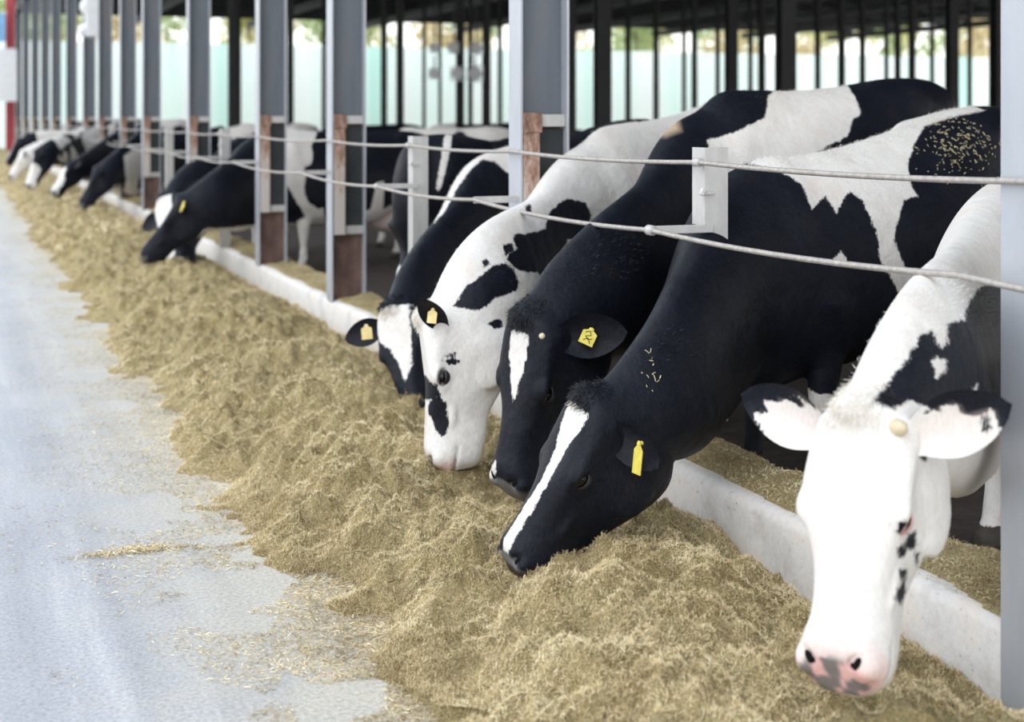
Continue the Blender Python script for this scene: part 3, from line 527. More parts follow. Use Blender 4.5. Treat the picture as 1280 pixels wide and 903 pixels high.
PAT['cA'] = {'u': [0.97219, -0.2342, 0.0], 'v': [0.01329, 0.05518, 0.99839], 'w': [0.23382, 0.97062, -0.05676], 'polys': [(-1, [(0.0426, 1.3599), (0.1918, 1.3599), (0.3396, 1.3048), (0.325, 1.2311), (0.2823, 1.1456), (0.2973, 1.0343), (0.2832, 0.968), (0.2193, 0.9383), (0.2337, 0.8372), (0.2194, 0.7292), (0.2548, 0.6209), (0.3477, 0.5549), (0.391, 0.5763), (0.4199, 0.3508), (0.2536, 0.3154), (0.1962, 0.222), (0.1533, -0.0092), (0.0388, -0.0192), (0.0383, 0.3419), (0.1535, 0.3536), (0.1534, 0.4477), (0.2326, 0.4906), (0.1345, 0.6648), (0.0577, 0.7937)], (-0.536, 0.387)), (-1, [(0.7294, 0.5213), (0.8269, 0.55), (0.8851, 0.8023), (0.9538, 0.8175), (0.9505, 0.5486), (1.0364, 0.593), (1.1715, 0.6529), (1.2288, -0.5035), (0.7281, -0.4673)], (-0.112, 0.69))]}
PAT['cD'] = {'u': [0.99388, -0.11043, 0.0], 'v': [0.00407, 0.03666, 0.99932], 'w': [0.11035, 0.99321, -0.03689], 'polys': [(-1, [(-0.3926, 0.8234), (-0.2851, 0.9053), (-0.096, 0.9329), (-0.0967, 0.7028), (-0.1973, 0.4758), (-0.2193, 0.2384), (-0.3385, 0.1368), (-0.4134, 0.2703), (-0.36, 0.4904), (-0.3812, 0.6562)], (-1.568, -0.355))]}
PAT['cR'] = {'u': [0.95544, -0.29518, 0.0], 'v': [0.02202, 0.07126, 0.99721], 'w': [0.29436, 0.95278, -0.07459], 'polys': [(-1, [(-0.8412, 0.3703), (-0.7926, 0.4234), (-0.7682, 0.3213), (-0.715, 0.2466), (-0.7006, 0.0968), (-0.8333, 0.0979)], (-1.686, -1.134)), (-1, [(-0.4988, 1.1874), (-0.4551, 1.1809), (-0.4841, 1.0177), (-0.532, 0.8265), (-0.5559, 0.8504)], (-1.909, -1.218))]}
#PATTERNS
def make_cow(key, label, nose, poll, dorsal, withers, hip, floor=0.06, voxel=0.009, coat=None, ears=None, muzzle='dark', neck=1.0, tags=(), group=None, turn=None, base=1.0, hornbud=None, lowneck=None, tail=True, thick=1.0, head_w=1.06, head_d=1.0, dewlap=0.0):
    nose, poll, withers, hip = map(Vector, (nose, poll, withers, hip))
    f = nose - poll; s = f.length / 0.575; HR = frame(f, dorsal); ho = poll
    H = lambda x, y, z: ho + HR @ Vector((x * s, y * s * head_w, z * s * head_d)); S3 = np.array([s, s * head_w, s * head_d])
    mb = MB()
    # head
    rows = np.array([[x] + [c for p in half for c in p] for x, half in HEAD]); rows = catmull(rows, 3); rings = []
    for row in rows:
        ring = half_to_ring(row[1:].reshape(-1, 2)); rings.append(np.array([H(row[0], p[0], p[1]) for p in ring]))
    loft(mb, rings)
    for sg in (1, -1):
        ell(mb, H(.195, sg * .096, -.040), (.055 * s, .036 * s, .030 * s), HR)      # brow
        ell(mb, H(.528, sg * .062, -.052), (.040 * s, .034 * s, .040 * s), HR)      # nostril wing
        ell(mb, H(.17, sg * .092, -.22), (.10 * s, .022 * s, .075 * s), HR)       # jaw muscle
        ell(mb, H(.32, sg * .082, -.095), (.09 * s, .011 * s, .012 * s), HR)        # facial crest
        ell(mb, H(.035, sg * .090, -.065), (.038 * s, .028 * s, .034 * s), HR)      # ear base
    ell(mb, H(-.028, 0, .004), (.046 * s, .062 * s, .038 * s), HR)                # poll
    # body frame
    d = withers - hip; bl = d.length; BR = frame(d, (0, 0, 1)); k = bl / 1.18 * base
    ht = (withers.z - floor) / 1.42
    def B(x, y, z):
        kx = bl / 1.18 if x < 0 else k
        return withers + BR @ Vector((x * kx, y * k * thick, 0)) + Vector((0, 0, z * ht)) if True else None
    rows = catmull(np.array(BODY), 3); rings = []
    for (x, zt, a, b, w_, zm, c, d_, zb) in rows:
        half = [(0, zt), (a, zt - .012), (b, zt - .11), (w_ * .93, (zt - .11 + zm) / 2 - .02), (w_, zm), (c, zb + .17), (d_, zb + .03), (0, zb)]
        rings.append(np.array([B(x, p[0], p[1]) for p in half_to_ring(half, 3)]))
    loft(mb, rings)
    for sg in (1, -1):
        ell(mb, B(-.02, sg * .150, -.42), (.11 * k, .075 * k, .26 * k), BR)                                   # shoulder blade
        ell(mb, B(.14, sg * .15, -.60), (.13 * k, .08 * k, .13 * k), BR)                                      # point of shoulder
        ell(mb, B(-1.15, sg * .215, -.105), (.10 * k, .06 * k, .07 * k), BR)                                  # hook bone
        ell(mb, B(-1.50, sg * .11, -.12), (.07 * k, .06 * k, .06 * k), BR)                                    # pin bone
        ell(mb, B(-1.30, sg * .17, -.45), (.24 * k, .12 * k, .34 * k), BR)                                    # thigh
    # neck
    bx = B(0.14, 0, -.43); b2 = B(-.12, 0, -.43)
    c0 = H(.09, 0, -.16); c1 = H(-.04, 0, -.15)
    cm = H(-.15, 0, -.15) * .55 + (c1.lerp(bx, .33)) * .45
    if lowneck: cm = cm + Vector(lowneck)
    cn = c1.lerp(bx, 0.64) + (Vector(lowneck) * 0.6 if lowneck else Vector((0, 0, 0.0)))
    dn = lambda q_: HR @ Vector((0, 0, -q_ * s))
    cm = cm + dn(.075 + dewlap); cn = cn + Vector((0, 0, -.055 - dewlap))
    ctr = [(*c0, .150 * s, .088 * s), (*(c1 + dn(.03)), .190 * s, .105 * s), (*cm, (.262 + dewlap) * s, .118 * s), (*cn, (.33 + dewlap) * k, .145 * k), (*bx, .345 * k, .19 * k), (*b2, .38 * k, .21 * k)]
    cc = catmull(np.array(ctr), 6); ups = []; rings = []
    for i, c in enumerate(cc):
        t = Vector(cc[min(i + 1, len(cc) - 1)][:3] - cc[max(i - 1, 0)][:3]).normalized(); u = (HR.col[2].lerp(Vector((0, 0, 1)), min(1, i / (len(cc) * .55))))
        u = (u - t * u.dot(t)).normalized(); l = u.cross(t); rg_ = []
        for j in range(24):
            a = 2 * math.pi * j / 24; sn, cs = math.sin(a), math.cos(a)
            wy = c[4] * cs * (1 - 0.28 * max(sn, 0) ** 2 * 1.0); rg_.append(Vector(c[:3]) + l * wy + u * (c[3] * sn * (1.0)))
        rings.append(np.array(rg_))
    loft(mb, rings)
    # legs
    def leg(pts, sg, y):
        P = catmull(np.array([(x, z, r) for x, z, r in pts]), 3); rr = []
        for x, z, r in P:
            zz = floor + z * (withers.z - floor) / 1.42; base_ = withers + BR @ Vector((x * k, sg * y * k, 0)); rr.append(np.array([(base_.x + BR.col[0].x * r * 1.05 * math.cos(a) + BR.col[1].x * r * .88 * math.sin(a), base_.y + BR.col[0].y * r * 1.05 * math.cos(a) + BR.col[1].y * r * .88 * math.sin(a), zz) for a in np.arange(12) * math.pi / 6]))
        loft(mb, rr)
    for sg in (1, -1):
        leg([(x_ - .13, z_, r_) for x_, z_, r_ in [(.05, .85, .14), (-.04, .72, .11), (-.02, .58, .078), (.0, .42, .055), (.0, .36, .047), (0, .25, .034), (0, .13, .042), (.02, .08, .040), (.035, .05, .055), (.04, 0.0, .062)]], sg, .15)
        leg([(-1.30, .85, .22), (-1.20, .72, .18), (-1.33, .60, .10), (-1.46, .50, .062), (-1.45, .42, .048), (-1.42, .25, .036), (-1.41, .13, .043), (-1.39, .08, .042), (-1.37, .05, .056), (-1.365, 0.0, .063)], sg, .17)
    ell(mb, B(-1.12, 0, -.90), (.22 * k, .17 * k, .16 * k), BR)     # udder
    if tail:
        pts = [B(-1.55, 0, -.06), B(-1.64, 0, -.16), B(-1.655, .0, -.40), B(-1.64, .01, -.75), B(-1.64, .01, -.98)]; rs = [.045, .035, .025, .022, .03]
        P = catmull(np.array([(*p, r) for p, r in zip(pts, rs)]), 4); t = MB(); t.tube([p[:3] for p in P], [max(p[3], voxel * 1.3) * k for p in P], 8); mb.add(t.v, t.f)
    me = remeshed(mb, voxel * 1.0, 3 if voxel < .012 else 2)
    n = len(me.vertices); co = np.empty(n * 3); me.vertices.foreach_get('co', co); co = co.reshape(-1, 3)
    # details pressed into the head
    HRn = np.array(HR); loc = (co - np.array(ho)) @ HRn / S3
    # melt the trunk and neck together, leaving head and legs crisp
    ed = np.empty(len(me.edges) * 2, np.int32); me.edges.foreach_get('vertices', ed); ed = ed.reshape(-1, 2); dg_ = np.bincount(ed.ravel(), minlength=n).astype(float)
    wn = np.clip((-.02 - loc[:, 0]) / .10, 0, 1) * (1) ; wn = np.where((loc[:, 0] > .0) & (loc[:, 0] < .75) & (np.abs(loc[:, 1]) < .16) & (loc[:, 2] > -.42) & (loc[:, 2] < .1), 0.0, 1.0) * np.where(loc[:, 0] > -.12, np.clip(-loc[:, 0] / .12, 0, 1) * (np.abs(loc[:, 2] + .15) < .3) + (np.abs(loc[:, 2] + .15) >= .3), 1.0)
    wn *= np.clip((co[:, 2] - (floor + .52 * (withers.z - floor) / 1.42)) / .12, 0, 1)
    wn = wn[:, None] * .6
    for it in range(int(1.1 / voxel) if voxel < .015 else int(.4 / voxel)):
        av = np.stack([np.bincount(ed[:, 0], co[ed[:, 1], q_], n) + np.bincount(ed[:, 1], co[ed[:, 0], q_], n) for q_ in range(3)], -1) / dg_[:, None]; co = co + (av - co) * wn
    loc = (co - np.array(ho)) @ HRn / S3
    if voxel < .02:
        for sg in (1, -1):
            # nostril
            c = np.array((.531, sg * .056, -.020)); dd = loc - c; ax = np.array((0.70, -sg * .45, .30)); ax = ax / np.linalg.norm(ax); al = dd @ ax; pe = np.linalg.norm(dd - al[:, None] * ax, axis=1)
            wgt = np.exp(-(al / .018) ** 2 - (pe / .011) ** 2); loc += (wgt * -.028)[:, None] * np.array((.35, sg * .80, 0.35))
            # eye socket
            c = np.array((.215, sg * .108, -.056)); dd = loc - c; wgt = np.exp(-(dd[:, 0] / .026) ** 2 - (dd[:, 2] / .015) ** 2) * (np.sign(loc[:, 1]) == sg) * (np.abs(dd[:, 1]) < .06); loc[:, 1] -= sg * wgt * .012
            # rim above the socket
            wgt = np.exp(-((dd[:, 0]) / .03) ** 2 - ((dd[:, 2] - .021) / .009) ** 2) * (np.sign(loc[:, 1]) == sg) * (np.abs(dd[:, 1]) < .05); loc[:, 1] += sg * wgt * .006
            wgt = np.exp(-((dd[:, 0]) / .03) ** 2 - ((dd[:, 2] + .021) / .009) ** 2) * (np.sign(loc[:, 1]) == sg) * (np.abs(dd[:, 1]) < .05); loc[:, 1] += sg * wgt * .004
        # mouth line
        zm = -.098 - (0.56 - loc[:, 0]) * .12; wgt = np.exp(-((loc[:, 2] - zm) / .007) ** 2) * np.clip((loc[:, 0] - .46) / .04, 0, 1) * (np.abs(loc[:, 1]) < .12); loc[:, 1] *= 1 - wgt * .09; loc[:, 0] -= wgt * .008 * (loc[:, 0] > .54)
        co = (loc * S3) @ HRn.T + np.array(ho)
        # slack skin folds on the neck
    # ears appended as cupped leaves
    EV = []; EF = []; EA = []
    for e in (ears or [dict(sg=1), dict(sg=-1)]):
        sg = e['sg']; root = Vector(H(.035, sg * .098, -.065)); tip = H(*e.get('tip', (.0, sg * .30, -.09))); ax = tip - root; L = ax.length; ax.normalize()
        op = HR @ Vector(e.get('open', (.25, sg * .30, .90))); op = (op - ax * op.dot(ax)).normalized(); sd = ax.cross(op)
        nl, nw = 14, 9; wmax = e.get('w', .060) * s; th = .0045
        for side in (0, 1):
            for i in range(nl + 1):
                t = i / nl; wd = wmax * (0.45 + 0.55 * math.sin(min(1, t / .45) * math.pi / 2)) * (1 if t < .45 else math.cos((t - .45) / .55 * math.pi / 2) ** .65) + .001
                for j in range(nw):
                    q = (j / (nw - 1) - .5) * 2; cup = (1 - q * q) * wd * .55 * (1 - .5 * t)
                    p = root + ax * (L * t - .02 * s * (i == 0)) + sd * (wd * q) - op * cup + op * (th * (1 - q * q) if side else -th * (1 - q * q)); EV.append(p[:]); EA.append((sg, side, t, q))
        b0 = len(EV) - 2 * (nl + 1) * nw; m_ = (nl + 1) * nw
        for side in (0, 1):
            for i in range(nl):
                for j in range(nw - 1):
                    a = b0 + side * m_ + i * nw + j; fc = (a, a + 1, a + nw + 1, a + nw); EF.append(fc if side else fc[::-1])
    ne = len(EV); 
    polys = np.empty(len(me.polygons) * 4, np.int32)
    quads = [tuple(p.vertices) for p in me.polygons]
    co_all = np.concatenate([co, np.array(EV)]); fl = quads + [tuple(i + n for i in f_) for f_ in EF]
    org = Vector((withers.x, withers.y, floor))
    m2 = bpy.data.meshes.new('cow'); m2.from_pydata((co_all - np.array(org)).tolist(), [], fl); m2.polygons.foreach_set('use_smooth', np.ones(len(fl), bool)); bpy.data.meshes.remove(me)
    nn = len(co_all); loc = (co_all - np.array(ho)) @ HRn / S3; isear = np.arange(nn) >= n
    BRn = np.array(BR); bloc = (co_all - np.array(withers)) @ BRn
    # coat: signed distance in metres, positive black
    cf = coat or {}
    sd_ = np.full(nn, 1.0 if cf.get('black', True) else -1.0)
    if cf.get('noise') is not None:
        sc_, off, seed = cf['noise']; sd_ = (noise2(bloc[:, 0] * sc_ + seed * 7.3, bloc[:, 2] * sc_ * 1.1 + seed * 3.1 + (bloc[:, 1] > 0) * 9.7, seed) + 0.5 * noise2(bloc[:, 0] * sc_ * 2.3 + seed, bloc[:, 2] * sc_ * 2.3, seed + 1) + off) * .5
    if cf.get('legs', True): sd_ = np.where(bloc[:, 2] < -(withers.z - floor) * .62, np.minimum(sd_, (bloc[:, 2] + (withers.z - floor) * .66)), sd_)
    headm = (loc[:, 0] > -.12) & (loc[:, 0] < .7) & (np.abs(loc[:, 1]) < .2) & (loc[:, 2] > -.32) & (loc[:, 2] < .1)
    if cf.get('head') == 'black': sd_ = np.where(headm, 1.0, sd_)
    if cf.get('head') == 'white': sd_ = np.where(headm, -1.0, sd_)
    if cf.get('blaze'):
        top = headm & (loc[:, 2] > -0.10 - np.maximum(loc[:, 0] - .5, 0) * .5) & ~isear
        bz = cf['blaze']; b_s = sd_poly(np.stack([loc[:, 0], loc[:, 1]], -1), bz) * s; sd_ = np.where(top, np.minimum(sd_, -b_s), sd_)
    tan_ = np.zeros(nn)
    if key in PAT:
        pt = PAT[key]; uu = np.array(pt['u']); vv = np.array(pt['v']); P2 = np.stack([(co_all - np.array(org)) @ uu, (co_all - np.array(org)) @ vv], -1)
        WW = (co_all - np.array(org)) @ np.array(pt['w'])
        for sign, poly, (w0, w1) in pt['polys']:
            s1 = sd_poly(P2, poly); s1 = np.where((WW > w0) & (WW < w1), s1, -1)
            if sign == 1: sd_ = np.maximum(sd_, s1)
            elif sign == -1: sd_ = np.minimum(sd_, -s1)
            elif sign == 2: tan_ = np.maximum(tan_, np.clip(s1 / .035, 0, 1) * .75)
    skin = np.zeros(nn); scol = np.tile(np.array([.05, .045, .05]), (nn, 1))
    scol = np.where(tan_[:, None] > 0, np.array([.62, .47, .32]), scol); skin = np.maximum(skin, tan_)
    pl_ = (loc[:, 0] - .545) * .72 + (loc[:, 2] + .03) * .69; dm = np.where(pl_ > -.055, np.sqrt((loc[:, 1] * .60) ** 2 + ((loc[:, 0] - .562) * .69 - (loc[:, 2] + .052) * .72) ** 2), 1.0)
    mw = np.clip((.058 - dm) / .010, 0, 1) * ~isear
    skin = np.maximum(skin, mw)
    if muzzle == 'pink':
        pk = np.array([.74, .44, .41]); gr = np.array([.20, .175, .17]); blot = np.clip((noise2(loc[:, 1] * 34 + 3, loc[:, 2] * 34, 3) + noise2(loc[:, 1] * 70, loc[:, 2] * 70, 2) * .5 - .02) * 6 + 1.35 - np.abs(loc[:, 1] - .004) * 22 + (loc[:, 2] + .05) * 4, 0, 1)
        scol = np.where(mw[:, None] > 0, pk * (1 - blot[:, None]) + gr * blot[:, None], scol); mw2 = np.clip((.095 - dm) / .04, 0, 1) * .45 * ~isear; scol = np.where((mw[:, None] < .5) & (mw2[:, None] > 0), pk, scol); skin = np.maximum(skin, mw2)
    elif muzzle == 'palepink':
        pk = np.array([.70, .42, .38]); scol = np.where(mw[:, None] > 0, pk, scol); skin = np.maximum(skin * .75, 0)
    else:
        gr = np.array([.15, .145, .15]); scol = np.where(mw[:, None] > 0, gr, scol)
    if voxel < .02:
        for sg in (1, -1):
            c = np.array((.541, sg * .068, -.046)); dd = loc - c; ax = np.array((0.70, -sg * .45, .30)); ax = ax / np.linalg.norm(ax); al = dd @ ax; pe = np.linalg.norm(dd - al[:, None] * ax, axis=1)
            w_ = np.clip(1.3 * np.exp(-(al / .019) ** 2 - (pe / .012) ** 2) - .2, 0, 1); scol = scol * (1 - w_[:, None]) + np.array([.012, .010, .010]) * w_[:, None]; skin = np.maximum(skin, w_)  # nostril shade painted into the skin colour
            c = np.array((.215, sg * .108, -.056)); dd = loc - c; r_ = np.sqrt((dd[:, 0] / .034) ** 2 + (dd[:, 2] / .022) ** 2 + (dd[:, 1] / .05) ** 2)
            w_ = np.clip((1.15 - r_) / .25, 0, 1) * ~isear; ec = np.array([.75, .42, .38]) if cf.get('pink_eye') else np.array([.012, .011, .012]); scol = np.where(w_[:, None] > 0, ec, scol); skin = np.maximum(skin, w_ * (.8 if cf.get('pink_eye') else .85))
        zm = -.098 - (0.56 - loc[:, 0]) * .12; w_ = np.exp(-((loc[:, 2] - zm) / .004) ** 2) * np.clip((loc[:, 0] - .475) / .04, 0, 1) * (np.abs(loc[:, 1]) < .12) * .8 * ~isear; scol = scol * (1 - w_[:, None]) + np.array([.05, .03, .03]) * w_[:, None]; skin = np.maximum(skin, w_)
    # udder skin
    uw = np.clip((.26 * k - np.linalg.norm((co_all - np.array(B(-1.12, 0, -.92))) * [1, 1, 1.25], axis=1)) / .05, 0, 1) * .6; scol = np.where((uw[:, None] > 0) & (skin[:, None] < .05), np.array([.62, .45, .40]), scol); skin = np.maximum(skin, uw)
    # hooves and lower leg dirt
    hz = co_all[:, 2] < floor + .065; scol = np.where(hz[:, None], np.array([.06, .05, .04]), scol); skin = np.where(hz, 1, skin)
    EAa = np.array(EA); ec = cf.get('ear', {}); 
    for sg in (1, -1):
        sel = np.zeros(nn, bool); sel[n:] = EAa[:, 0] == sg; tt = np.zeros(nn); tt[n:] = EAa[:, 2]; side = np.zeros(nn); side[n:] = EAa[:, 1]; qq = np.zeros(nn); qq[n:] = EAa[:, 3]
        st = ec.get(sg, 'black')
        if st == 'black': sd_ = np.where(sel, 1.0, sd_)
        elif st == 'white': sd_ = np.where(sel, -1.0, sd_)
        elif st == 'blacktip': nz_ = noise2(tt * 9 + sg, qq * 4 + 5, 3) * .35; sd_ = np.where(sel, np.where(side > 0, (tt - .74 + .62 * np.maximum(-qq * sg * 1, 0) + nz_) * .10, (tt - .35) * .2), sd_)
        inner = sel & (side > 0); iw = np.clip(1 - np.abs(qq) * 1.1, 0, 1) * np.clip(1.25 - tt, 0, 1) * .5 * (sd_ < 0 if st == 'blacktip' else 1)
        icol = np.array([.022, .019, .020]) if st == 'black' else np.array([.72, .58, .54])
        if st == 'whitein': sd_ = np.where(sel, np.where(side > 0, (tt - .35 + .8 * np.maximum(np.abs(qq) - .7, 0)) * .2, 1.0), sd_)
        scol = np.where(inner[:, None], icol, scol); skin = np.where(inner, iw, skin)
    for nm, val in (('coat', sd_), ('skin', skin)):
        a_ = m2.attributes.new(nm, 'FLOAT', 'POINT'); a_.data.foreach_set('value', val.astype(np.float32))
    a_ = m2.color_attributes.new('skin_colour', 'FLOAT_COLOR', 'POINT'); a_.data.foreach_set('color', np.concatenate([scol, np.ones((nn, 1))], 1).astype(np.float32).ravel())
    o = link_mesh('cow', m2, M['coat']); o.location = org; tag(o, label, 'cow', group or 'cows feeding in a row along the fence')
    if key: o['cow_key'] = key
    if voxel < .0125:
        rg = np.random.default_rng(len(label)); nr = np.empty(nn * 3); m2.vertices.foreach_get('normal', nr); nr = nr.reshape(-1, 3)
        spine = (~isear) & (loc[:, 0] < -.02) & (nr[:, 2] > .25) & (np.abs(bloc[:, 1]) < np.where(bloc[:, 0] > 0.1, 9, .10)) & (co_all[:, 2] > .7)
        ncr = (HR.col[2]); crest = spine & ((bloc[:, 0] < .1) | (np.abs(loc[:, 1]) < .055 + np.clip(-loc[:, 0] - .3, 0, 1) * .03))
        pol = (~isear) & (loc[:, 0] > -.09) & (loc[:, 0] < .035) & (np.abs(loc[:, 1]) < .065) & (loc[:, 2] > -.05)
        for which, nh, ln_, back in ((crest, 4200, .011, 2.2), (pol, 1800, .015, 1.6)):
            ids = np.flatnonzero(which)
            if len(ids) < 20: continue
            ids = rg.choice(ids, nh); p = co_all[ids] - np.array(org) + rg.normal(0, .003, (nh, 3)); nv = nr[ids]
            bk = -np.array(HR.col[0]) if which is pol else -np.array(BR.col[0]); bk = -bk if which is pol else bk
            d_ = nv * .8 + bk * back * .6 + rg.normal(0, .35, (nh, 3)); d_ /= np.linalg.norm(d_, axis=1)[:, None]; L_ = ln_ * (.5 + rg.random(nh)); sdv = np.cross(d_, rg.normal(0, 1, (nh, 3))); sdv /= np.linalg.norm(sdv, axis=1)[:, None]; sdv *= .0007
            p = p - nv * .002; tipp = p + d_ * L_[:, None]; cv = np.stack([p - sdv, p + sdv, tipp + sdv * .3, tipp - sdv * .3], 1).reshape(-1, 3); qd = np.arange(nh * 4).reshape(-1, 4)
            mh = bpy.data.meshes.new('hair'); mh.materials.append(M['hair_black']); mh.materials.append(M['hair_white']); fill(mh, cv, qd); mh.polygons.foreach_set('material_index', np.where(sd_[ids] > -.004, 0, 1).astype(np.int32))
            hh = bpy.data.objects.new('poll_hair' if which is pol else 'topline_hair', mh); C.objects.link(hh); hh.parent = o; hh['kind'] = 'stuff'
    if voxel < .02:
        for sg in (1, -1):
            q = MB(); q.ball((0, 0, 0), .026 * s, 20, 12); e = q.build('eye', M['eye'], o, True); e.location = H(.215, sg * .0925, -.056) - org
            cn_ = np.array(H(.531, sg * .054, -.018)); iv = int(np.argmin(((co_all[:n] - cn_) ** 2).sum(1))); pn = Vector(co_all[iv]) - org; m2.vertices[iv].normal
            nv_ = Vector(m2.vertices[iv].normal).normalized(); RN = frame(nv_, HR @ Vector((.75, -sg * .5, .45)))
            q = MB(); ell(q, Vector((0, 0, 0)), (.0035 * s, .0085 * s, .0155 * s), RN, 16, 10); ell(q, RN @ Vector((0, sg * .007 * s, .010 * s)), (.003 * s, .0065 * s, .006 * s), RN, 12, 8); nb_ = q.build('nostril', M['nostril'], o, True); nb_.location = pn  # solid dark ellipsoids on the skin, coloured as the shaded nostril hole
            lm = M['lid_pink'] if cf.get('pink_eye') else M['lid']
            ec_ = np.array((.215, sg * .0925, -.056)); er = .026
            # lids are shells hugging the eyeball: rows from the lid edge outwards; long axis along the face, tilted a little
            for nm_, sz in (('upper_eyelid', 1), ('lower_eyelid', -1)):
                vs_ = []; fs_ = []; na, nb = 13, 6
                for layer in (0, 1):
                    for ia in range(na):
                        al = -1.35 + 2.7 * ia / (na - 1)          # around, front corner to back corner
                        edge = (.34 if sz > 0 else .30) * math.cos(al * 1.12) if abs(al * 1.12) < 1.57 else 0
                        for ib in range(nb):
                            be = edge + (1.25 - edge) * ib / (nb - 1); R_ = er * (1.13 if layer else 1.01) + (.003 * math.sin(ib / (nb - 1) * 3.14) if layer else 0)
                            x_ = math.sin(al) * math.cos(be * .9); z_ = math.sin(be) * sz; y_ = math.sqrt(max(0, 1 - min(1, x_ * x_ + z_ * z_)))
                            p_ = H(*(ec_ + np.array((x_ * R_ * 1.12, sg * y_ * R_, z_ * R_)))) - org; vs_.append(p_)
                m_ = na * nb
                for ia in range(na - 1):
                    for ib in range(nb - 1):
                        a_ = ia * nb + ib; fs_.append((a_ + m_, a_ + 1 + m_, a_ + nb + 1 + m_, a_ + nb + m_)); fs_.append((a_, a_ + nb, a_ + nb + 1, a_ + 1))
                    a_ = ia * nb; fs_.append((a_, a_ + m_, a_ + nb + m_, a_ + nb)); a_ += nb - 1; fs_.append((a_, a_ + nb, a_ + nb + m_, a_ + m_))
                q = MB(); q.add(vs_, fs_); q.build(nm_, lm, o, True)
    for tg in tags:
        sg = tg.get('sg', 1); root = Vector(H(.035, sg * .098, -.065)); e = [x for x in (ears or [dict(sg=1), dict(sg=-1)]) if x['sg'] == sg][0]
        tip = H(*e.get('tip', (.0, sg * .30, -.09))); ax = (tip - root); L = ax.length; ax.normalize(); op = HR @ Vector(e.get('open', (.25, sg * .30, .90))); op = (op - ax * op.dot(ax)).normalized()
        c = root + ax * (L * tg.get('t', .5)) + op * .008; 
        if 'off' in tg: c = c + Vector(tg['off'])
        R = frame(tg.get('n', op), tg.get('up', ax)); hw, hh, th = tg.get('size', (.030, .038, .0015))
        q = MB(); pts = [(-hw, -hh), (hw, -hh), (hw, hh * .45), (hw * .35, hh * .75), (hw * .30, hh), (-hw * .30, hh), (-hw * .35, hh * .75), (-hw, hh * .45)]
        vs_ = [R @ Vector((th, y, z)) for y, z in pts] + [R @ Vector((-th, y, z)) for y, z in pts]; m_ = len(pts)
        q.add(vs_, [tuple(range(m_)), tuple(range(m_, 2 * m_))[::-1]] + [(i, i + m_, (i + 1) % m_ + m_, (i + 1) % m_) for i in range(m_)])
        to = q.build('ear_tag', M[tg.get('mat', 'tag')], o); to.location = c - org
        q = MB(); q.tube([R @ Vector((-.012, 0, hh * .85)), R @ Vector((.004, 0, hh * .85))], .006, 10); q.build('tag_button', M[tg.get('button', tg.get('mat', 'tag'))], to)
        if tg.get('ink'):
            q = MB()
            for ln_ in tg['ink']:
                for (a, b) in zip(ln_[:-1], ln_[1:]): q.tube([R @ Vector((th + .0006, a[0] * hw, a[1] * hh)), R @ Vector((th + .0006, b[0] * hw, b[1] * hh))], .0013, 5)
            q.build('tag_marking', M['ink'], to)
    for hb_ in (hornbud or []):
        q = MB(); p0 = H(*hb_['at']); dr = (HR @ Vector(hb_['dir'])).normalized(); q.tube([p0 - dr * .02, p0, p0 + dr * hb_['l'] * .6, p0 + dr * hb_['l']], [hb_['r'] * 1.15, hb_['r'], hb_['r'] * .8, hb_['r'] * .3], 12)
        q.v = [tuple(Vector(v) - org) for v in q.v]; q.build('horn_bud', M[hb_.get('mat', 'horn')], o, True)
    return o
#COWS
make_cow('c5', 'black cow with a slanting white blaze and its nose buried in the hay', at(618, 706, 4.38), at(728, 500, 4.46), (-.985, -.10, .4), at(955, 205, 5.52), at(1186, 140, 6.35), head_d=1.2, thick=.86,
         coat=dict(black=True, legs=False, head='black', blaze=[(.02, -.045), (.035, .075), (.09, .07), (.16, .035), (.22, .028), (.35, .030), (.5, .028), (.525, .02), (.525, -.02), (.5, -.025), (.3, -.012), (.18, -.02), (.1, -.045)]),
         ears=[dict(sg=1, tip=(.07, .20, -.19), open=(.3, .8, .4)), dict(sg=-1, tip=(-.05, -.22, -.14))], tags=[dict(sg=1, t=.5, n=(-.93, -.34, .0), up=(.38, 0, 1), size=(.017, .050, .0015), off=(-.0, -.025, -.02), mat='tag')])
make_cow('c4', 'black cow with a narrow tapering white blaze and a yellow tag in its raised ear', at(620, 618, 5.1), at(652, 402, 5.12), (-.956, -.29, .2), at(895, 112, 6.48), at(1110, 98, 7.25), thick=.86, lowneck=(.04, .015, -.03), head_d=1.1,
         coat=dict(black=True, legs=False, head='black', blaze=[(.035, -.03), (.03, .055), (.1, .05), (.2, .02), (.27, .0), (.2, -.025), (.1, -.045)]),
         ears=[dict(sg=1, tip=(-.02, .225, -.235), open=(.1, .75, .6), w=.075), dict(sg=-1, tip=(-.02, -.2, -.2))], hornbud=[dict(at=(.03, .085, -.02), dir=(.2, .6, .5), l=.018, r=.014, mat='horn')],
         tags=[dict(sg=1, t=.45, size=(.026, .030, .0015), n=(-.30, -.92, .1), up=(.5, 0, 1), ink=[[(-.6, .3), (-.1, .6), (.3, .2), (-.4, -.1), (.1, -.4), (.6, -.1)], [(-.5, -.6), (0, -.2), (.5, -.7)]])])
make_cow('c3', 'white cow with black patches on its neck and a black blot over its eye', at(530, 588, 5.62), at(528, 402, 5.7), (-.93, .20, .15), at(745, 158, 6.88), at(905, 125, 7.75), thick=.84,
         coat=dict(black=False, legs=False, head='white', ear={1: 'black', -1: 'white'}), muzzle='palepink', head_d=1.12,
         ears=[dict(sg=1, tip=(-.085, .205, .03), open=(.2, .9, .3), w=.046), dict(sg=-1, tip=(-.05, -.22, -.12))], tags=[dict(sg=1, t=.5, size=(.018, .028, .0015), n=(-.5, -.85, .1), up=(.1, 0, 1), mat='tag_pale')])
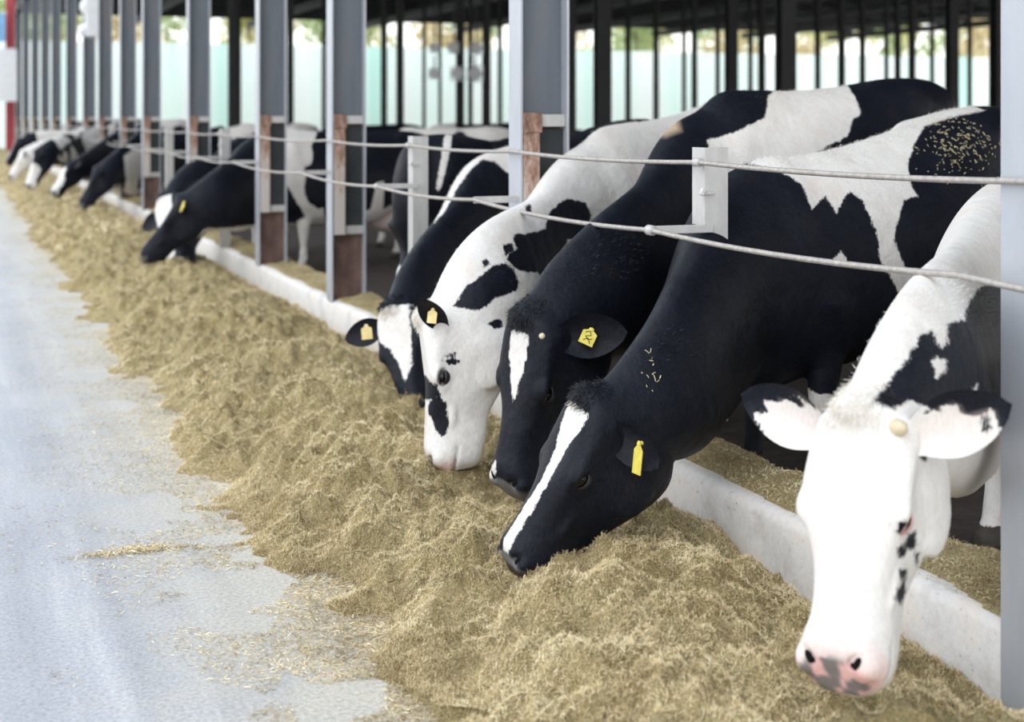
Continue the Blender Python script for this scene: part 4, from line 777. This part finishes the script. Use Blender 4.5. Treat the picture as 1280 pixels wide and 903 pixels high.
make_cow('c2', 'black cow with a white blotched face half hidden behind the spotted white cow', at(508, 522, 6.75), at(487, 388, 7.0), (-.84, -.55, .3), at(625, 184, 8.2), at(775, 152, 9.12),
         coat=dict(black=True, legs=False, head='black', blaze=[(-.02, -.115), (.0, .10), (.1, .10), (.2, .09), (.32, .06), (.4, .02), (.3, -.0), (.2, -.04), (.13, -.10)], ear={-1: 'black'}),
         ears=[dict(sg=1), dict(sg=-1, tip=(.02, -.34, -.06), w=.07)], tags=[dict(sg=-1, t=.40, size=(.026, .036, .0015), n=(-.3, -1, .1), up=(-.1, 0, 1), mat='tag_pale', button='tag_white')])
make_cow('c6', 'white-faced cow with dark-rimmed ears looking towards the road', at(1030, 850, 2.98), at(1068, 520, 3.17), (-.89, -.43, .2), at(1275, 215, 4.65), at(1470, 165, 5.5), voxel=.008, thick=.88, head_w=1.12, dewlap=.02,
         coat=dict(black=False, legs=False, head='white', ear={1: 'blacktip', -1: 'blacktip'}, pink_eye=True), muzzle='pink',
         ears=[dict(sg=1, tip=(-.05, .31, -.05), w=.070), dict(sg=-1, tip=(-.05, -.30, -.03), w=.072)], hornbud=[dict(at=(.02, .088, -.02), dir=(.1, .75, .55), l=.035, r=.02)])
# hay flecks on the back of the black cow with the slanting blaze
def flecks(name, cow, u0, v0, ru, rv, n, label):
    inv = cow.location; pts = []
    for i in range(n * 3):
        px = random.gauss(u0, ru); py = random.gauss(v0, rv); p0 = at(px, py, 3.0); d = (p0 - Vector((0, 0, CAMH))).normalized(); hit, p, nn_, _ = cow.ray_cast(Vector((0, 0, CAMH)) - inv, d)
        if hit and len(pts) < n: pts.append((p + inv, nn_))
    q = MB()
    for p, nn_ in pts:
        t = nn_.cross(Vector((random.gauss(0, 1), random.gauss(0, 1), random.gauss(0, 1)))).normalized(); L = random.uniform(.002, .0085); q.tube([p + nn_ * .001 - t * L, p + nn_ * .002 + t * L * .1, p + nn_ * .001 + t * L], random.uniform(.0008, .0018), 4)
    return tag(q.build(name, M['fleck']), label, 'hay', kind='stuff') if pts else None
C5 = [o for o in C.objects if o.get('cow_key') == 'c5'][0]
flecks('hay_flecks', C5, 1200, 180, 25, 20, 260, 'bits of hay stuck to the black rump of the blazed cow')
flecks('hay_flecks', C5, 812, 462, 6, 14, 14, 'few pale crumbs stuck to the black neck behind the ear')
# the low-headed cow further along and its neighbours
make_cow('cA', 'black cow reaching low to the left with a yellow ear tag and white foreleg', at(170, 320, 12.5), at(222, 250, 12.6), (-1, .2, .6), at(350, 162, 13.5), at(488, 163, 14.4), voxel=.02,
         coat=dict(black=True, head='black', legs=True), tags=[dict(sg=1, t=.5, size=(.045, .05, .003))])
make_cow('cA2', 'black cow with a white blaze feeding just behind the low-headed black cow', at(212, 333, 13.3), at(203, 250, 13.8), (-.8, -.5, .3), at(318, 172, 14.9), at(440, 168, 15.9), voxel=.028, coat=dict(black=True, head='black', blaze=[(0, -.09), (0, .08), (.3, .06), (.5, .05), (.57, -.05), (.3, -.06)]))
make_cow('cR', 'black cow turned away with its rump towards the short post', at(700, 330, 11.2), at(690, 250, 11.1), (.5, .8, .3), at(640, 175, 10.5), at(562, 168, 9.3), voxel=.02, coat=dict(black=True, head='black', legs=True), tail=True)
make_cow('cD', 'black cow with its head straight down beyond the white-legged gap', at(95, 258, 20), at(118, 212, 20.2), (-1, .1, .4), at(190, 166, 21.8), at(255, 160, 23.2), voxel=.03, coat=dict(black=True, head='black'))
make_cow('cH', 'distant cow with a white muzzle between black necks at far left', at(62, 240, 21), at(84, 205, 21.3), (-.9, -.3, .4), at(162, 165, 23.5), at(205, 160, 25), voxel=.035, coat=dict(black=True, head='black', legs=True, blaze=[(.05, -.03), (.1, .06), (.3, .1), (.57, .1), (.57, -.1), (.3, -.1)]))
make_cow('cG', 'distant cow with a white topline and black cheek at far left', at(30, 234, 24), at(42, 192, 24.2), (-1, 0, .4), at(130, 163, 27.0), at(160, 158, 28.6), voxel=.035, coat=dict(noise=(2.6, .10, 3), blaze=[(0, -.05), (0, .05), (.5, .04), (.5, -.04)]))
for i, (px, py, Z) in enumerate([(8, 222, 27.5), (4, 204, 31.5), (22, 205, 34), (40, 188, 39.3)]):
    n0 = at(px, py, Z); 
    make_cow('cf%d' % i, ['distant cow with a white cheek at the very left edge', 'distant black and white cow beyond the left-edge cow', 'distant cow with a white forehead under the packed columns', 'farthest dark cow head visible at the left end of the row'][i], n0, n0 + Vector((.25, .03, .48)), (-1, 0, .4), Vector((3.0, n0.y + .5, 1.38)), Vector((4.1, n0.y + 1.0, 1.44)), voxel=.05,
             coat=dict(noise=(2.0, .05, i + 2), head=None if i % 2 == 0 else 'black', blaze=[(0, -.05), (0, .05), (.5, .04), (.5, -.04)]))
# cows standing further inside the shed
for i, (px, Z, dx, seed) in enumerate([(500, 17, .9, 1), (640, 26.5, -1, 2), (760, 15.5, 1, 3), (420, 26, 1, 4), (560, 30, 1, 5), (300, 30, 1, 6), (700, 33, -1, 2)]):
    wp = at(px, 152, Z); wp.z = 1.36; hp = wp + RT * 1.1 * dx + FW * .3; pl = wp - RT * .75 * dx + Vector((0, 0, -.25)); ns = pl + Vector((0, 0, -.35)) - RT * .42 * dx
    make_cow('cb%d' % i, ['black and white cow standing in the shed behind the short post', 'blurred black and white cow back just left of the tall column', 'black and pale cow seen between the tall column and the white neck', 'pale-backed cow far inside the shed above the cow with the low black head', 'faint cow far inside the shed by the grey lamps', 'faint cow far inside the shed at left', 'faint cow deep in the shed behind the tall column'][i],
             ns, pl, (-dx, 0, .8), wp, hp, voxel=.04, coat=dict(noise=(1.3, .08, seed), head='white'), group='cows standing further inside the shed')

# ------------------------------------------------------------------ shed interior: columns, lamps, far trees
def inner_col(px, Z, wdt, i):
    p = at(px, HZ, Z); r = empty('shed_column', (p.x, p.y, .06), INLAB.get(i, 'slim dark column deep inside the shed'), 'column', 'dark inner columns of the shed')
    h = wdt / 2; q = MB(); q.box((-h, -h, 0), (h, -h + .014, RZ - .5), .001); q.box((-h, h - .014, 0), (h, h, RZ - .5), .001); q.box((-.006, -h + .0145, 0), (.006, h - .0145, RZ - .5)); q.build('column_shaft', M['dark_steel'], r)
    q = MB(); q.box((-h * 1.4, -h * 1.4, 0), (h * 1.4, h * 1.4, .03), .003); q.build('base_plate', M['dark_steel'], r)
INLAB = {0: 'thick dark inner column between the tall column and the white neck', 1: 'thick dark inner column above the black back', 2: 'thick dark inner column above the white patch of the tall cow', 3: 'thick dark inner column above the hay-flecked back', 4: 'dark inner column beside the right edge column', 5: 'dark inner column just right of the tall fence column'}
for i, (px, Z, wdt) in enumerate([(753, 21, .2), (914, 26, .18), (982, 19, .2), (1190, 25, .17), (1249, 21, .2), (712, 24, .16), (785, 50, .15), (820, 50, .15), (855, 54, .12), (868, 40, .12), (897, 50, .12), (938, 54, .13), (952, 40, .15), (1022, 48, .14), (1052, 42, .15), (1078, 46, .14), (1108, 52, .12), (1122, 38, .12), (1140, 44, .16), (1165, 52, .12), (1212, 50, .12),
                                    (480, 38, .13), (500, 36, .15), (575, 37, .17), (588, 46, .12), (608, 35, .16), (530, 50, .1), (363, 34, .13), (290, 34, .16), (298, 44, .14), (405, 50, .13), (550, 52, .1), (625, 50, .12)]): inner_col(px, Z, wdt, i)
# cluster of grey fans/lamps hanging from a frame deep in the shed
for i, (px, py, r_) in enumerate([(543, 60, 6), (567, 60, 7), (596, 60, 8), (543, 92, 7), (572, 92, 9), (594, 92, 10)]):
    p = at(px, py, 33); lb = ['top left', 'top middle', 'top right', 'bottom left', 'bottom middle', 'bottom right'][i]
    r = empty('barn_fan', p, 'blurred grey box fan hanging in the shed, %s of the six' % lb, 'fan', 'grey box fans hanging in the shed'); h = r_ / F * 33 * 1.0
    q = MB(); R = Matrix((RT, FW, Vector((0, 0, 1)))).transposed()
    t = MB(); t.box((-h, -.1, -h), (h, .1, -h * .86)); t.box((-h, -.1, h * .86), (h, .1, h)); t.box((-h, -.1, -h * .86), (-h * .86, .1, h * .86)); t.box((h * .86, -.1, -h * .86), (h, .1, h * .86)); t.v = [tuple(R @ Vector(v)) for v in t.v]; t.build('fan_frame', M['grey_paint'], r)
    t = MB(); t.tube([(0, -.08, 0), (0, .08, 0)], h * .84, 20); t.v = [tuple(R @ Vector(v)) for v in t.v]; t.build('fan_guard', M['grey_paint'], r)
    t = MB(); t.tube([(0, 0, h), (0, 0, (RZ - .3 - p.z) if i < 3 else .40)], .02, 6); t.v = [tuple(R @ Vector(v)) for v in t.v]; t.build('hanger', M['dark_steel'], r)
# white junction box on a column, red and white banner post at the far left
p = at(104, 34, 28)
r = empty('junction_box', (FX - .12, at_x(106, FX - .12), 1.45 + 93 / F * at_x(106, FX) * 1.0), 'white electrical box with bulges fixed high on a distant column', 'box')
q = MB(); q.box((0, -.2, 0), (.22, 0, 1.1), .02); q.build('box_body', M['white_paint'], r); q = MB(); q.ball((-.02, -.1, .12), (.12, .1, .12)); q.build('box_bulge', M['white_paint'], r, True); q = MB(); q.ball((.0, -.1, .55), (.10, .1, .14)); q.build('box_bulge', M['white_paint'], r, True)
q = MB(); q.tube([(.2, -.1, 1.05), (.45, -.1, 1.2), (.55, -.1, 1.5)], .06, 8); q.build('conduit', M['grey_paint'], r, True)
Y0 = 58.0
r = empty('banner_post', (at(12, 148, Y0).x, at(12, 148, Y0).y, 0), 'dark red post at the far left end of the road', 'post'); q = MB(); q.box((-.15, -.1, 0), (.2, .1, 6.5), .01); q.build('post_shaft', M['red_paint'], r); q = MB(); q.box((-.4, -.15, 0), (.4, .15, .1), .01); q.build('post_foot', M['red_paint'], r)
r = empty('banner', (at(6, 148, Y0 - 1).x, at(6, 148, Y0 - 1).y, 2.2), 'white hanging banner beside the red post', 'banner'); q = MB(); q.box((-1.0, -.02, -.1), (.45, .02, 1.9), .005); q.build('banner_sheet', M['white_paint'], r); q = MB(); q.tube([(-1.1, 0, 1.92), (.4, 0, 1.92)], .03, 8); q.build('banner_rail', M['grey_paint'], r)
r = empty('blue_banner', (at(0, 148, Y0 - 1).x, at(0, 148, Y0 - 1).y, 4.6), 'blue banner panel above the white banner', 'banner'); q = MB(); q.box((-1.0, -.02, -.2), (.2, .02, .9), .005); q.build('banner_sheet', M['blue_paint'], r); q = MB(); q.tube([(-1.1, 0, .92), (.25, 0, .92)], .03, 8); q.build('banner_rail', M['grey_paint'], r)

# trees beyond the mint sheeting
def tree(x, y, h, r_, m, lb):
    root = empty('tree', (x, y, 0), lb, 'tree', 'trees beyond the mint sheeting')
    q = MB(); q.tube([(0, 0, 0), (.1, 0, h * .3), (-.05, .1, h * .6)], [.22, .17, .1], 8); q.build('trunk', M['bark'], root, True)
    n = 2600; rg = np.random.default_rng(int(x * 10) % 97); v = rg.normal(0, 1, (n, 3)); v /= np.linalg.norm(v, axis=1)[:, None]; blob = rg.normal(0, 1, (12, 3)) * [r_ * .45, r_ * .45, h * .16]; bi = rg.integers(0, 12, n)
    c = blob[bi] + v * (r_ * .42) * (0.75 + .25 * rg.random((n, 1))) + [0, 0, h * .66]
    a = rg.normal(0, 1, (n, 3)); a /= np.linalg.norm(a, axis=1)[:, None]; b = np.cross(a, v); b /= np.linalg.norm(b, axis=1)[:, None] + 1e-6; s_ = .16
    co = np.stack([c - a * s_, c + b * s_ * .6, c + a * s_, c - b * s_ * .6], 1).reshape(-1, 3); qd = np.arange(n * 4).reshape(-1, 4)
    me = bpy.data.meshes.new('crown'); fill(me, co, qd); o = link_mesh('crown', me, m, root)
for i in range(24):
    x = -4 + i * 3.5 + random.uniform(-.6, .6); y = 93 + (i % 2) * 7; tree(x, y, random.uniform(10.5, 13), random.uniform(2.3, 2.8), M[['leaf_a', 'leaf_b', 'leaf_c'][(i * 5) % 3]], ['yellow-green tree beyond the mint sheeting', 'pale green tree beyond the mint sheeting', 'straw-coloured tree beyond the mint sheeting'][(i * 5) % 3])
for o in bpy.data.objects:
    if 'cow_key' in o: del o['cow_key']
